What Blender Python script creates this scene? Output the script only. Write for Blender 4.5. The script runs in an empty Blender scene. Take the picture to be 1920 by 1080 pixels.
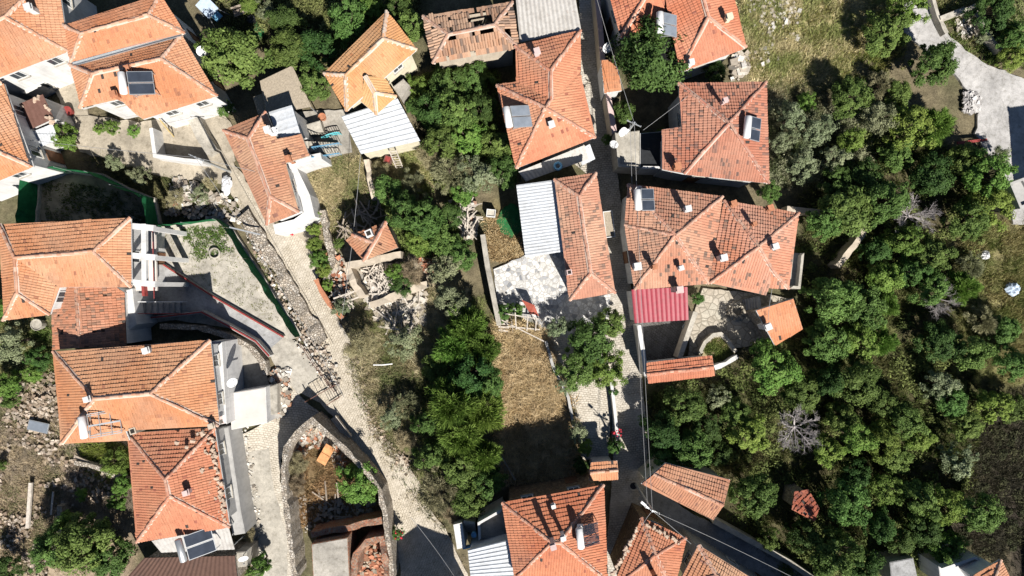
import bpy, math, random
import numpy as np
from mathutils import Vector, noise
R = math.radians
SC = bpy.context.scene
COL = SC.collection
CAMH = 58.0
KPX = 1.5/1920          # 24 mm lens on a 36 mm sensor, 1920 px wide photo
V = Vector
SUN_EL = R(46)
SUN_DIR = V((0.46, -0.888, 0)).normalized()*math.cos(SUN_EL) + V((0, 0, math.sin(SUN_EL)))

def at(px, py, z=0.0):
    """world point at height z that the survey drone sees at this pixel"""
    s = (CAMH-z)*KPX
    return V(((px-960)*s, (540-py)*s, z))

def A(*pts, z=0.0):
    return [at(p[0], p[1], p[2] if len(p) > 2 else z) for p in pts]

# ------------------------------------------------------------------ materials
def new_mat(name):
    m = bpy.data.materials.new(name); m.use_nodes = True
    nt = m.node_tree
    b = nt.nodes['Principled BSDF']
    return m, nt, b

def N(nt, t, **kw):
    n = nt.nodes.new(t)
    for k, v in kw.items():
        if k in n.inputs: n.inputs[k].default_value = v
        else: setattr(n, k, v)
    return n

def ramp(nt, fac, stops):
    r = N(nt, 'ShaderNodeValToRGB')
    cr = r.color_ramp
    while len(cr.elements) > 1: cr.elements.remove(cr.elements[0])
    cr.elements[0].position = stops[0][0]; cr.elements[0].color = (*stops[0][1], 1)
    for p, c in stops[1:]:
        e = cr.elements.new(p); e.color = (*c, 1)
    nt.links.new(fac, r.inputs[0])
    return r.outputs[0]

def mixc(nt, fac, a, b, mode='MIX'):
    m = N(nt, 'ShaderNodeMix', data_type='RGBA', blend_type=mode)
    for sock, v in ((m.inputs[0], fac), (m.inputs[6], a), (m.inputs[7], b)):
        if hasattr(v, 'links') or isinstance(v, bpy.types.NodeSocket): nt.links.new(v, sock)
        elif isinstance(v, (int, float)): sock.default_value = v
        else: sock.default_value = (*v, 1)
    return m.outputs[2]

def pos(nt, scale=1.0, rot=0.0, stretch=None):
    g = N(nt, 'ShaderNodeNewGeometry')
    mp = N(nt, 'ShaderNodeMapping')
    mp.inputs['Rotation'].default_value = (0, 0, rot)
    mp.inputs['Scale'].default_value = stretch if stretch else (scale,)*3
    nt.links.new(g.outputs['Position'], mp.inputs['Vector'])
    return mp.outputs[0]

def noise_n(nt, vec, scale, detail=4, rough=.6):
    n = N(nt, 'ShaderNodeTexNoise'); n.inputs['Scale'].default_value = scale
    n.inputs['Detail'].default_value = detail; n.inputs['Roughness'].default_value = rough
    nt.links.new(vec, n.inputs['Vector'])
    return n.outputs['Fac']

def bump(nt, b, h, strength=.5, dist=.05):
    bm = N(nt, 'ShaderNodeBump'); bm.inputs['Strength'].default_value = strength
    bm.inputs['Distance'].default_value = dist
    nt.links.new(h, bm.inputs['Height']); nt.links.new(bm.outputs[0], b.inputs['Normal'])

def plain(name, col, rough=.7, var=.25, scale=3.0, metal=0.0, bmp=.15, spec=.3):
    m, nt, b = new_mat(name)
    v = pos(nt)
    f = noise_n(nt, v, scale, 6, .65)
    d = tuple(c*(1-var) for c in col); l = tuple(min(1, c*(1+var)) for c in col)
    nt.links.new(ramp(nt, f, [(.3, d), (.7, l)]), b.inputs['Base Color'])
    b.inputs['Roughness'].default_value = rough; b.inputs['Metallic'].default_value = metal
    b.inputs['Specular IOR Level'].default_value = spec
    if bmp: bump(nt, b, noise_n(nt, v, scale*5, 5), bmp, .03)
    return m

def attr_mat(name, rough=.85, scale=9.0, var=.3, bmp=.3, trans=0.0, spec=.2, bd=.02):
    """colour comes from the per-face attribute of the thing, with fine wear on top"""
    m, nt, b = new_mat(name)
    a = N(nt, 'ShaderNodeAttribute', attribute_name='col')
    f = noise_n(nt, pos(nt), scale, 5, .65)
    c = mixc(nt, 1.0, a.outputs['Color'], ramp(nt, f, [(.25, (1-var,)*3), (.75, (1+var,)*3)]), 'MULTIPLY')
    nt.links.new(c, b.inputs['Base Color'])
    b.inputs['Roughness'].default_value = rough
    b.inputs['Specular IOR Level'].default_value = spec
    if bmp: bump(nt, b, f, bmp, bd)
    if trans:
        t = N(nt, 'ShaderNodeBsdfTranslucent'); nt.links.new(c, t.inputs['Color'])
        mx = N(nt, 'ShaderNodeMixShader'); mx.inputs[0].default_value = trans
        nt.links.new(b.outputs[0], mx.inputs[1]); nt.links.new(t.outputs[0], mx.inputs[2])
        nt.links.new(mx.outputs[0], nt.nodes['Material Output'].inputs['Surface'])
    return m

def leaf_mat(name, trans=.25):
    m, nt, b = new_mat(name)
    a = N(nt, 'ShaderNodeAttribute', attribute_name='col')
    oi = N(nt, 'ShaderNodeObjectInfo')
    hs = N(nt, 'ShaderNodeHueSaturation')
    wn = N(nt, 'ShaderNodeTexWhiteNoise', noise_dimensions='1D'); nt.links.new(oi.outputs['Random'], wn.inputs['W'])
    mh = N(nt, 'ShaderNodeMapRange'); mh.inputs[3].default_value = .498; mh.inputs[4].default_value = .548
    nt.links.new(wn.outputs['Value'], mh.inputs[0]); nt.links.new(mh.outputs[0], hs.inputs['Hue'])
    mr = N(nt, 'ShaderNodeMapRange'); mr.inputs[3].default_value = .9; mr.inputs[4].default_value = 1.4
    nt.links.new(oi.outputs['Random'], mr.inputs[0])
    nt.links.new(mr.outputs[0], hs.inputs['Value'])
    nt.links.new(a.outputs['Color'], hs.inputs['Color'])
    nt.links.new(hs.outputs[0], b.inputs['Base Color'])
    b.inputs['Roughness'].default_value = .65; b.inputs['Specular IOR Level'].default_value = .2
    t = N(nt, 'ShaderNodeBsdfTranslucent'); nt.links.new(hs.outputs[0], t.inputs['Color'])
    mx = N(nt, 'ShaderNodeMixShader'); mx.inputs[0].default_value = trans
    nt.links.new(b.outputs[0], mx.inputs[1]); nt.links.new(t.outputs[0], mx.inputs[2])
    nt.links.new(mx.outputs[0], nt.nodes['Material Output'].inputs['Surface'])
    return m

def wall_mat(name, col, stain=.35):
    m, nt, b = new_mat(name)
    v = pos(nt)
    f = noise_n(nt, v, .9, 7, .7)
    st = noise_n(nt, pos(nt, stretch=(2.2, 2.2, .25)), 1.6, 5, .7)
    c = mixc(nt, ramp(nt, st, [(.45, (0, 0, 0)), (.75, (stain,)*3)]), col, tuple(x*.5 for x in col))
    c = mixc(nt, 1.0, c, ramp(nt, f, [(.3, (.82,)*3), (.65, (1.08,)*3)]), 'MULTIPLY')
    nt.links.new(c, b.inputs['Base Color']); b.inputs['Roughness'].default_value = .9
    b.inputs['Specular IOR Level'].default_value = .15
    bump(nt, b, noise_n(nt, v, 14, 5), .3, .02)
    return m

def stone_mat(name, cols, scale=3.2, joint=(.12, .10, .08), bs=.9):
    m, nt, b = new_mat(name)
    v = pos(nt)
    vo = N(nt, 'ShaderNodeTexVoronoi'); vo.inputs['Scale'].default_value = scale; nt.links.new(v, vo.inputs['Vector'])
    ve = N(nt, 'ShaderNodeTexVoronoi', feature='DISTANCE_TO_EDGE'); ve.inputs['Scale'].default_value = scale; nt.links.new(v, ve.inputs['Vector'])
    sp = N(nt, 'ShaderNodeSeparateColor'); nt.links.new(vo.outputs['Color'], sp.inputs[0])
    k = len(cols)-1
    c = ramp(nt, sp.outputs[0], [(.15+.7*i/k, cc) for i, cc in enumerate(cols)])
    f = noise_n(nt, v, 7, 5)
    c = mixc(nt, 1.0, c, ramp(nt, f, [(.3, (.75,)*3), (.7, (1.15,)*3)]), 'MULTIPLY')
    c = mixc(nt, ramp(nt, ve.outputs['Distance'], [(.02, (1, 1, 1)), (.09, (0, 0, 0))]), c, joint)
    nt.links.new(c, b.inputs['Base Color']); b.inputs['Roughness'].default_value = .92
    b.inputs['Specular IOR Level'].default_value = .15
    bump(nt, b, ramp(nt, ve.outputs['Distance'], [(0, (0, 0, 0)), (.12, (1, 1, 1))]), bs, .06)
    return m

def cobble_mat(name, rot, c1=(.60, .535, .435), c2=(.50, .445, .36), joint=(.31, .27, .205), w=.30, h=.19, worn=(.58, .525, .44)):
    m, nt, b = new_mat(name)
    v = pos(nt, rot=rot)
    # wobble the rows
    nn = N(nt, 'ShaderNodeTexNoise'); nn.inputs['Scale'].default_value = .55; nn.inputs['Detail'].default_value = 3; nt.links.new(v, nn.inputs['Vector'])
    ad = N(nt, 'ShaderNodeVectorMath', operation='MULTIPLY_ADD')
    nt.links.new(nn.outputs['Color'], ad.inputs[0]); ad.inputs[1].default_value = (.7, .7, 0); nt.links.new(v, ad.inputs[2])
    br = N(nt, 'ShaderNodeTexBrick', offset=.5)
    br.inputs['Scale'].default_value = 1; br.inputs['Brick Width'].default_value = w; br.inputs['Row Height'].default_value = h
    br.inputs['Mortar Size'].default_value = .02; br.inputs['Mortar Smooth'].default_value = .5; br.inputs['Bias'].default_value = 0
    br.inputs['Color1'].default_value = (*c1, 1); br.inputs['Color2'].default_value = (*c2, 1); br.inputs['Mortar'].default_value = (*joint, 1)
    nt.links.new(ad.outputs[0], br.inputs['Vector'])
    p0 = pos(nt)
    f = noise_n(nt, p0, .35, 7, .7)
    c = mixc(nt, ramp(nt, f, [(.45, (0, 0, 0)), (.62, (.75,)*3)]), br.outputs['Color'], worn)
    f2 = noise_n(nt, p0, 1.7, 6, .75)
    c = mixc(nt, 1.0, c, ramp(nt, f2, [(.28, (.7, .68, .63)), (.62, (1.1,)*3)]), 'MULTIPLY')
    f3 = noise_n(nt, p0, .8, 8, .8)
    c = mixc(nt, ramp(nt, f3, [(.62, (0, 0, 0)), (.72, (.6,)*3)]), c, (.20, .19, .10))
    nt.links.new(c, b.inputs['Base Color']); b.inputs['Roughness'].default_value = .85
    b.inputs['Specular IOR Level'].default_value = .2
    h1 = N(nt, 'ShaderNodeMath', operation='SUBTRACT'); h1.inputs[0].default_value = 1; nt.links.new(br.outputs['Fac'], h1.inputs[1])
    bump(nt, b, h1.outputs[0], .55, .035)
    return m

def ridged_mat(name, col, rough=.5, metal=0.0, dirt=.35, dirtcol=None):
    m, nt, b = new_mat(name)
    v = pos(nt)
    f = noise_n(nt, v, .8, 7, .7)
    c = mixc(nt, ramp(nt, f, [(.5, (0, 0, 0)), (.72, (dirt,)*3)]), col, dirtcol or tuple(x*.45 for x in col))
    f2 = noise_n(nt, v, 3.5, 8, .75)
    c = mixc(nt, 1.0, c, ramp(nt, f2, [(.3, (.74, .72, .69)), (.55, (1,)*3), (.75, (1.08,)*3)]), 'MULTIPLY')
    f4 = noise_n(nt, pos(nt), 1.9, 9, .8)
    c = mixc(nt, ramp(nt, f4, [(.60, (0, 0, 0)), (.70, (dirt*1.3,)*3)]), c, (.20, .11, .065))
    nt.links.new(c, b.inputs['Base Color']); b.inputs['Roughness'].default_value = rough; b.inputs['Metallic'].default_value = metal
    return m

def concrete_mat(name, col, crack=.10):
    m, nt, b = new_mat(name)
    v = pos(nt)
    nn = N(nt, 'ShaderNodeTexNoise'); nn.inputs['Scale'].default_value = .6; nn.inputs['Detail'].default_value = 6; nt.links.new(v, nn.inputs['Vector'])
    ad = N(nt, 'ShaderNodeVectorMath', operation='MULTIPLY_ADD'); nt.links.new(nn.outputs['Color'], ad.inputs[0]); ad.inputs[1].default_value = (1.6, 1.6, 0); nt.links.new(v, ad.inputs[2])
    ve = N(nt, 'ShaderNodeTexVoronoi', feature='DISTANCE_TO_EDGE'); ve.inputs['Scale'].default_value = .42; nt.links.new(ad.outputs[0], ve.inputs['Vector'])
    f1 = noise_n(nt, v, .45, 9, .72); f2 = noise_n(nt, v, 2.6, 8, .78); f3 = noise_n(nt, v, 11, 4, .7)
    c = mixc(nt, ramp(nt, f1, [(.36, (0, 0, 0)), (.64, (1, 1, 1))]), tuple(x*.68 for x in col), tuple(min(.85, x*1.18) for x in col))
    c = mixc(nt, 1.0, c, ramp(nt, f2, [(.28, (.55, .53, .48)), (.5, (1, 1, 1)), (.75, (1.12, 1.1, 1.06))]), 'MULTIPLY')
    c = mixc(nt, 1.0, c, ramp(nt, f3, [(.3, (.82,)*3), (.7, (1.1,)*3)]), 'MULTIPLY')
    c = mixc(nt, ramp(nt, ve.outputs['Distance'], [(.0, (crack,)*3), (.018, (0, 0, 0))]), c, (.12, .11, .08))
    nt.links.new(c, b.inputs['Base Color']); b.inputs['Roughness'].default_value = .92; b.inputs['Specular IOR Level'].default_value = .15
    bump(nt, b, f2, .3, .04)
    return m
M = {}
M['tile'] = attr_mat('roof_tile_clay', .8, 16, .22, .25)
M['stonebits'] = attr_mat('loose_stone', .92, 5, .25, .4)
M['grassy'] = attr_mat('grass_blades', .9, 2, .15, 0, trans=.15)
M['leaf'] = leaf_mat('leaves', .22)
M['bark'] = plain('bark', (.13, .10, .075), .95, .4, 6, bmp=.5)
M['deadwood'] = plain('dead_wood', (.44, .40, .39), .95, .25, 5)
M['wood'] = plain('weathered_wood', (.36, .30, .24), .9, .35, 5, bmp=.4)
M['paleplank'] = plain('pale_timber', (.56, .50, .43), .9, .3, 5, bmp=.3)
M['white'] = wall_mat('white_plaster', (.70, .69, .67), .45)
M['cream'] = wall_mat('cream_plaster', (.70, .64, .48), .25)
M['pink'] = wall_mat('pink_plaster', (.66, .50, .47), .3)
M['grey'] = wall_mat('grey_render', (.46, .45, .43), .35)
M['beige'] = wall_mat('beige_plaster', (.56, .48, .38), .5)
M['stone'] = stone_mat('rubble_stone', [(.40, .34, .27), (.52, .46, .38), (.33, .28, .23), (.58, .53, .46)], 5.2, (.22, .19, .15))
M['brick'] = stone_mat('old_brick', [(.34, .15, .09), (.40, .20, .12), (.28, .12, .08), (.38, .24, .17)], 4.6, (.32, .26, .2), .6)
M['brownstone'] = stone_mat('brown_stone', [(.23, .16, .10), (.30, .21, .13), (.18, .12, .08), (.33, .25, .16)], 4.0)
M['whitemetal'] = ridged_mat('white_sheet', (.60, .63, .66), .45, 0, .5, (.40, .40, .38))
M['greymetal'] = ridged_mat('grey_fibre_sheet', (.50, .48, .45), .8, 0, .5, (.27, .24, .21))
M['redmetal'] = ridged_mat('red_sheet', (.33, .04, .06), .5, 0, .55, (.22, .045, .05))
M['rust'] = ridged_mat('rusty_sheet', (.17, .085, .065), .8, 0, .5, (.10, .045, .03))
M['brownroof'] = ridged_mat('brown_sheet', (.115, .062, .045), .9, 0, .7, (.08, .05, .04))
M['reed'] = plain('reed_mat', (.40, .34, .26), .95, .25, 7, bmp=.6)
M['steel'] = plain('galvanised_steel', (.55, .57, .58), .4, .12, 3, .6, 0)
M['dishwhite'] = plain('white_enamel', (.80, .80, .79), .35, .05, 3, 0, 0)
M['solar'] = plain('solar_absorber', (.045, .055, .075), .22, .25, 1.2, 0, 0, .5)
M['solargrey'] = plain('dusty_absorber', (.22, .25, .29), .3, .2, 1.2, 0, 0, .5)
M['darkglass'] = plain('window_glass', (.05, .06, .07), .12, .3, 2, 0, 0, .5)
M['frame'] = plain('window_frame_white', (.72, .72, .70), .5, .08, 3, 0, 0)
M['doorwood'] = plain('door_brown', (.20, .10, .055), .6, .3, 4)
M['blue'] = plain('blue_paint', (.18, .42, .62), .55, .2, 4, 0, 0)
M['turq'] = plain('turquoise_paint', (.12, .50, .55), .55, .2, 4, 0, 0)
M['redpaint'] = plain('red_paint', (.30, .055, .05), .6, .25, 4, 0, 0)
M['orange'] = plain('rusty_orange_board', (.62, .30, .13), .8, .35, 2, 0, .1)
M['terracotta'] = plain('terracotta', (.46, .20, .11), .85, .25, 5)
M['mortar'] = plain('pale_mortar', (.56, .45, .38), .95, .25, 6)
M['dark'] = plain('dark_interior', (.03, .026, .022), .9, .3, 4)
M['black'] = plain('black_sheet', (.025, .027, .03), .5, .3, 3)
M['cloth'] = plain('white_sheet_cloth', (.76, .76, .77), .8, .12, 3, 0, .6)
M['bluecloth'] = plain('pale_blue_sheet', (.52, .62, .74), .7, .15, 3, 0, .6)
M['yellow'] = plain('yellow_wood', (.60, .46, .20), .8, .2, 4)
M['concrete'] = concrete_mat('concrete_weathered', (.43, .40, .35))
M['concretepale'] = concrete_mat('concrete_pale', (.50, .465, .40))
M['wire'] = plain('cable_sheath', (.30, .30, .30), .6, .1, 2, 0, 0)
M['flower'] = plain('red_petals', (.55, .03, .05), .7, .3, 8, 0, 0)

# ------------------------------------------------------------------ mesh builder
class MB:
    def __init__(s): s.v = []; s.f = []; s.c = []
    def add(s, vs, fs, col=None):
        o = len(s.v); s.v += [tuple(p) for p in vs]
        s.f += [tuple(o+i for i in f) for f in fs]; s.c += [col]*len(fs)
        return s
    def poly(s, pts, col=None): return s.add(pts, [tuple(range(len(pts)))], col)
    def obox(s, c, ax, ay, az, col=None):
        """box at centre c with half-axis vectors"""
        c = V(c); vs = [c+ax*i+ay*j+az*k for k in (-1, 1) for j in (-1, 1) for i in (-1, 1)]
        return s.add(vs, [(0, 2, 3, 1), (4, 5, 7, 6), (0, 1, 5, 4), (2, 6, 7, 3), (0, 4, 6, 2), (1, 3, 7, 5)], col)
    def box(s, c, sx, sy, sz, rz=0.0, col=None):
        ca, sa = math.cos(rz), math.sin(rz)
        return s.obox(V(c), V((ca, sa, 0))*sx/2, V((-sa, ca, 0))*sy/2, V((0, 0, sz/2)), col)
    def beam(s, a, b, w, h=None, col=None):
        a, b = V(a), V(b); d = b-a; L = d.length
        if L < 1e-5: return s
        d.normalize(); up = V((0, 0, 1)) if abs(d.z) < .95 else V((1, 0, 0))
        sd = d.cross(up).normalized(); u2 = sd.cross(d).normalized(); h = h or w
        return s.obox((a+b)/2, d*L/2, sd*w/2, u2*h/2, col)
    def prism(s, pts, z0, z1=None, cap=True, col=None):
        n = len(pts)
        ar = sum(pts[i][0]*pts[(i+1) % n][1]-pts[(i+1) % n][0]*pts[i][1] for i in range(n))
        if ar < 0: pts = list(reversed(pts))
        top = [(p[0], p[1], (p[2] if z1 is None else z1)) for p in pts]
        bot = [(p[0], p[1], z0) for p in pts]
        fs = [(i, (i+1) % n, n+(i+1) % n, n+i) for i in range(n)]
        if cap: fs += [tuple(range(n, 2*n)), tuple(reversed(range(n)))]
        return s.add(bot+top, fs, col)
    def tube(s, pts, rad, n=6, col=None, cap=True):
        pts = [V(p) for p in pts]; m = len(pts)
        if not isinstance(rad, (list, tuple)): rad = [rad]*m
        vs = []
        for i, p in enumerate(pts):
            d = (pts[min(i+1, m-1)]-pts[max(i-1, 0)]).normalized()
            a = V((0, 0, 1)) if abs(d.z) < .9 else V((1, 0, 0))
            x = d.cross(a).normalized(); y = d.cross(x)
            vs += [p+(x*math.cos(2*math.pi*k/n)+y*math.sin(2*math.pi*k/n))*rad[i] for k in range(n)]
        fs = [(i*n+k, i*n+(k+1) % n, (i+1)*n+(k+1) % n, (i+1)*n+k) for i in range(m-1) for k in range(n)]
        if cap: fs += [tuple(range(n)), tuple(reversed(range((m-1)*n, m*n)))]
        return s.add(vs, fs, col)
    def lathe(s, c, prof, n=16, axis=None, col=None):
        c = V(c); az = V(axis).normalized() if axis else V((0, 0, 1))
        a = V((0, 0, 1)) if abs(az.z) < .9 else V((1, 0, 0))
        x = az.cross(a).normalized(); y = az.cross(x); m = len(prof)
        vs = [c+az*h+(x*math.cos(2*math.pi*k/n)+y*math.sin(2*math.pi*k/n))*r for r, h in prof for k in range(n)]
        fs = [(i*n+k, i*n+(k+1) % n, (i+1)*n+(k+1) % n, (i+1)*n+k) for i in range(m-1) for k in range(n)]
        return s.add(vs, fs, col)
    def stone(s, c, r, rng, col=None, flat=.7):
        a = rng.random()*6.28; ca, sa = math.cos(a), math.sin(a); vs = []
        sx, sy = r*(.7+.6*rng.random()), r*(.6+.5*rng.random())
        for k in (-1, 1):
            for j in (-1, 1):
                for i in (-1, 1):
                    q = .75+.25*(k < 0)
                    x, y = i*sx*q*(.75+.5*rng.random()), j*sy*q*(.75+.5*rng.random())
                    vs.append((c[0]+x*ca-y*sa, c[1]+x*sa+y*ca, c[2]+k*r*flat*(.8+.3*rng.random())))
        return s.add(vs, [(0, 2, 3, 1), (4, 5, 7, 6), (0, 1, 5, 4), (2, 6, 7, 3), (0, 4, 6, 2), (1, 3, 7, 5)], col)
    def build(s, name, mat, parent=None, smooth=False, **props):
        off = V((0, 0, 0)); p = parent
        while p is not None: off += p.location; p = p.parent
        me = bpy.data.meshes.new(name)
        vs = [(x-off.x, y-off.y, z-off.z) for x, y, z in s.v] if parent else s.v
        me.from_pydata(vs, [], s.f)
        if any(c is not None for c in s.c):
            at_ = me.attributes.new('col', 'FLOAT_COLOR', 'FACE')
            arr = np.ones((len(s.f), 4), np.float32)
            arr[:, :3] = [c if c is not None else (.5, .5, .5) for c in s.c]
            at_.data.foreach_set('color', arr.ravel())
        if smooth: me.polygons.foreach_set('use_smooth', [True]*len(me.polygons))
        o = bpy.data.objects.new(name, me); COL.objects.link(o)
        me.materials.append(M[mat] if isinstance(mat, str) else mat)
        if parent: o.parent = parent
        for k, v in props.items(): o[k] = v
        return o

def np_mesh(name, vs, fs_count, nv, cols, mat, **props):
    """fast mesh: nv verts per face, vs array (faces*nv,3) unshared"""
    me = bpy.data.meshes.new(name)
    nf = fs_count
    me.vertices.add(nf*nv); me.vertices.foreach_set('co', np.asarray(vs, np.float32).ravel())
    me.loops.add(nf*nv); me.loops.foreach_set('vertex_index', np.arange(nf*nv, dtype=np.int32))
    me.polygons.add(nf); me.polygons.foreach_set('loop_start', np.arange(0, nf*nv, nv, dtype=np.int32))
    me.update(calc_edges=True)
    at_ = me.attributes.new('col', 'FLOAT_COLOR', 'FACE')
    arr = np.ones((nf, 4), np.float32); arr[:, :3] = cols
    at_.data.foreach_set('color', arr.ravel())
    me.materials.append(M[mat] if isinstance(mat, str) else mat)
    return me

def link(name, me, parent=None, **props):
    o = bpy.data.objects.new(name, me); COL.objects.link(o)
    if parent: o.parent = parent
    for k, v in props.items(): o[k] = v
    return o

def thing(name, label, cat, loc=(0, 0, 0), group=None):
    o = bpy.data.objects.new(name, None); COL.objects.link(o); o.location = loc
    o.empty_display_size = .3
    o['label'] = label; o['category'] = cat
    if group: o['group'] = group
    return o

def tag(o, label, cat, group=None):
    o['label'] = label; o['category'] = cat
    if group: o['group'] = group
    return o

def struct(o): o['kind'] = 'structure'; return o
def stuff(o): o['kind'] = 'stuff'; return o

# ------------------------------------------------------------------ 2-d clipping
def clip(poly, nx, ny, c):
    out = []; n = len(poly)
    for i in range(n):
        a = poly[i]; b = poly[(i+1) % n]
        da = nx*a[0]+ny*a[1]-c; db = nx*b[0]+ny*b[1]-c
        if da <= 0: out.append(a)
        if (da < 0 < db) or (db < 0 < da):
            t = da/(da-db); out.append((a[0]+(b[0]-a[0])*t, a[1]+(b[1]-a[1])*t))
    return out

def area(p):
    return abs(sum(p[i][0]*p[(i+1) % len(p)][1]-p[(i+1) % len(p)][0]*p[i][1] for i in range(len(p))))/2 if len(p) > 2 else 0

def inset(pts, d):
    """move every edge of a plan outline inwards by d"""
    P = [V((p[0], p[1])) for p in pts]; n = len(P)
    ar = sum(P[i].x*P[(i+1) % n].y-P[(i+1) % n].x*P[i].y for i in range(n))
    sg = 1 if ar > 0 else -1; out = []
    for i in range(n):
        a, b, c = P[i-1], P[i], P[(i+1) % n]
        e1 = (b-a).normalized(); e2 = (c-b).normalized()
        n1 = V((-e1.y, e1.x))*sg; n2 = V((-e2.y, e2.x))*sg
        m = n1+n2
        if m.length < .15: m = n1
        else: m = m/max(.35, m.dot(n1))
        out.append((b.x+m.x*d, b.y+m.y*d))
    return out

def in_poly(x, y, poly):
    """vectorised even-odd test, poly list of (x,y)"""
    ins = np.zeros(x.shape, bool); n = len(poly)
    for i in range(n):
        x1, y1 = poly[i][:2]; x2, y2 = poly[(i+1) % n][:2]
        if y1 == y2: continue
        c = (y1 > y) != (y2 > y)
        ins ^= c & (x < (x2-x1)*(y-y1)/(y2-y1)+x1)
    return ins

def lerp3(a, b, t): return tuple(a[i]+(b[i]-a[i])*t for i in range(3))
# ================================================================== houses
PAL = {  # base, second tone, dark weathered tone, share of dark tiles, ridge tone, hue jitter
 'orange': ((.53, .220, .115), (.59, .305, .19), (.34, .15, .09), .03, (.60, .42, .32)),
 'amber':  ((.56, .275, .12), (.60, .35, .18), (.46, .19, .09), .015, (.62, .52, .43)),
 'red':    ((.49, .18, .105), (.55, .25, .155), (.31, .11, .075), .03, (.55, .34, .25)),
 'crimson': ((.46, .15, .11), (.52, .23, .165), (.31, .10, .08), .03, (.52, .30, .22)),
 'mottled': ((.50, .225, .15), (.55, .31, .22), (.20, .14, .11), .13, (.54, .35, .26)),
 'dusky':  ((.45, .165, .11), (.51, .235, .165), (.16, .11, .095), .15, (.46, .29, .22)),
 'brick':  ((.47, .20, .125), (.53, .28, .185), (.26, .13, .095), .06, (.54, .34, .25)),
 'old':    ((.42, .22, .145), (.52, .35, .26), (.20, .145, .115), .28, (.46, .33, .26)),
 'mossy':  ((.42, .19, .12), (.50, .27, .18), (.22, .14, .10), .26, (.45, .28, .2)),
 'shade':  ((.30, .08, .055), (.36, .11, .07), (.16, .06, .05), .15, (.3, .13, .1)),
}
def plane_fit(pts, w):
    """weighted least squares z = ax+by+c"""
    X = np.array([[p.x, p.y, 1] for p in pts]); z = np.array([p.z for p in pts]); w = np.array(w)
    s, *_ = np.linalg.lstsq(X*w[:, None], z*w, rcond=None)
    return s
TINT = [0]
def tile_slope(mb, pts, pl, pal, rng, tw=.2, th=.31, lift=.062, jit=.006, barrel=False, miss=0.0, holes=(), deck=True):
    a, b, c = pl
    n = V((-a, -b, 1)).normalized()
    P3 = [V((p.x, p.y, a*p.x+b*p.y+c)) for p in pts]
    d = V((0, 0, -1))+n*n.z
    v = -(d.normalized()); u = v.cross(n).normalized()
    o = min(P3, key=lambda p: p.z)
    P = [((p-o).dot(u), (p-o).dot(v)) for p in P3]
    base, alt, dk, pd, _ = PAL[pal]
    tr = random.Random(TINT[0]); tb = tr.uniform(.94, 1.10); tg = tr.uniform(.92, 1.12)
    base, alt = [(c_[0]*tb, c_[1]*tb*tg, c_[2]*tb*tg*tr.uniform(.9, 1.0)) for c_ in (base, alt)]
    if deck:
        mb.poly([p-n*.05 for p in P3], tuple(x*.6 for x in dk))
        mb.poly([p-n*.10 for p in reversed(P3)], (.25, .2, .15))
    vmax = max(p[1] for p in P); vmin = min(p[1] for p in P)
    prof = [(0, 0.0), (.18, .055), (.5, .085), (.82, .055), (1, 0.0)] if barrel else [(0, .0), (.30, .004), (.42, .030), (.88, .030), (1, .004)]
    phase = rng.random()*10
    r0 = math.floor(vmin/th)
    W3 = lambda q, h: o+u*q[0]+v*q[1]+n*h
    for r in range(r0, int(vmax/th)+1):
        v0, v1 = r*th, (r+1)*th
        strip = clip(clip(P, 0, -1, -v0), 0, 1, v1)
        if area(strip) < 1e-4: continue
        u0 = min(p[0] for p in strip); u1 = max(p[0] for p in strip)
        for k in range(math.floor(u0/tw), int(u1/tw)+1):
            a0, a1 = k*tw, (k+1)*tw
            cell = clip(clip(strip, -1, 0, -a0), 1, 0, a1)
            ar = area(cell)
            if ar < .004: continue
            cx, cy = (a0+a1)/2, (v0+v1)/2
            wp = o+u*cx+v*cy
            if holes and any((wp.x-h[0])**2+(wp.y-h[1])**2 < (h[2]*(.8+.4*rng.random()))**2 for h in holes): continue
            if miss and rng.random() < miss: continue
            g = noise.noise(wp*.35+V((phase, 0, 0)))
            t = max(0, min(1, .45+1.0*g+.3*(rng.random()-.5)))
            col = lerp3(base, alt, t)
            g2 = noise.noise(wp*.9+V((0, phase, 0)))
            if rng.random() < pd*(1+2.2*g2): col = lerp3(col, dk, .35+.65*rng.random())
            g3 = noise.noise(wp*.22+V((0, 0, phase)))+.5*noise.noise(wp*.8+V((phase, 0, 3)))
            if g3 > .12: col = lerp3(col, (.30, .20, .15), min(.28, (g3-.12)*.6))
            if rng.random() < .004: col = (.06, .05, .045)
            br = .93+.14*rng.random(); col = tuple(x*br for x in col)
            L = lift+jit*rng.uniform(-1, 1)*2
            if ar > .97*tw*th:
                sl = jit*rng.uniform(-1, 1)*(5 if rng.random() < .02 else 1); sag = .05*noise.noise(wp*.6)+.03*noise.noise(wp*1.7); vb = v0-.03+jit*rng.uniform(-1.5, 1.5); dx = jit*rng.uniform(-1, 1)
                bot = [W3((a0+dx+f*tw, vb), h+L+sag+sl*(f-.5)) for f, h in prof]
                top = [W3((a0+dx+f*tw, v1+.01), h*.9+.004+sag) for f, h in prof]
                low = [W3((a0+dx, vb), sag-.01), W3((a0+dx+tw, vb), sag-.01)]
                m = len(prof)
                vs = bot+top+low
                fs = [(i, i+1, m+i+1, m+i) for i in range(m-1)]
                fs += [(2*m, 2*m+1)+tuple(range(m-1, -1, -1))]
                mb.add(vs, fs, col)
            else:
                hh = lambda q: .02+L*(1-(q[1]-v0)/th)*.9
                mb.poly([W3(q, hh(q)) for q in cell], col)
    return P3

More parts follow.
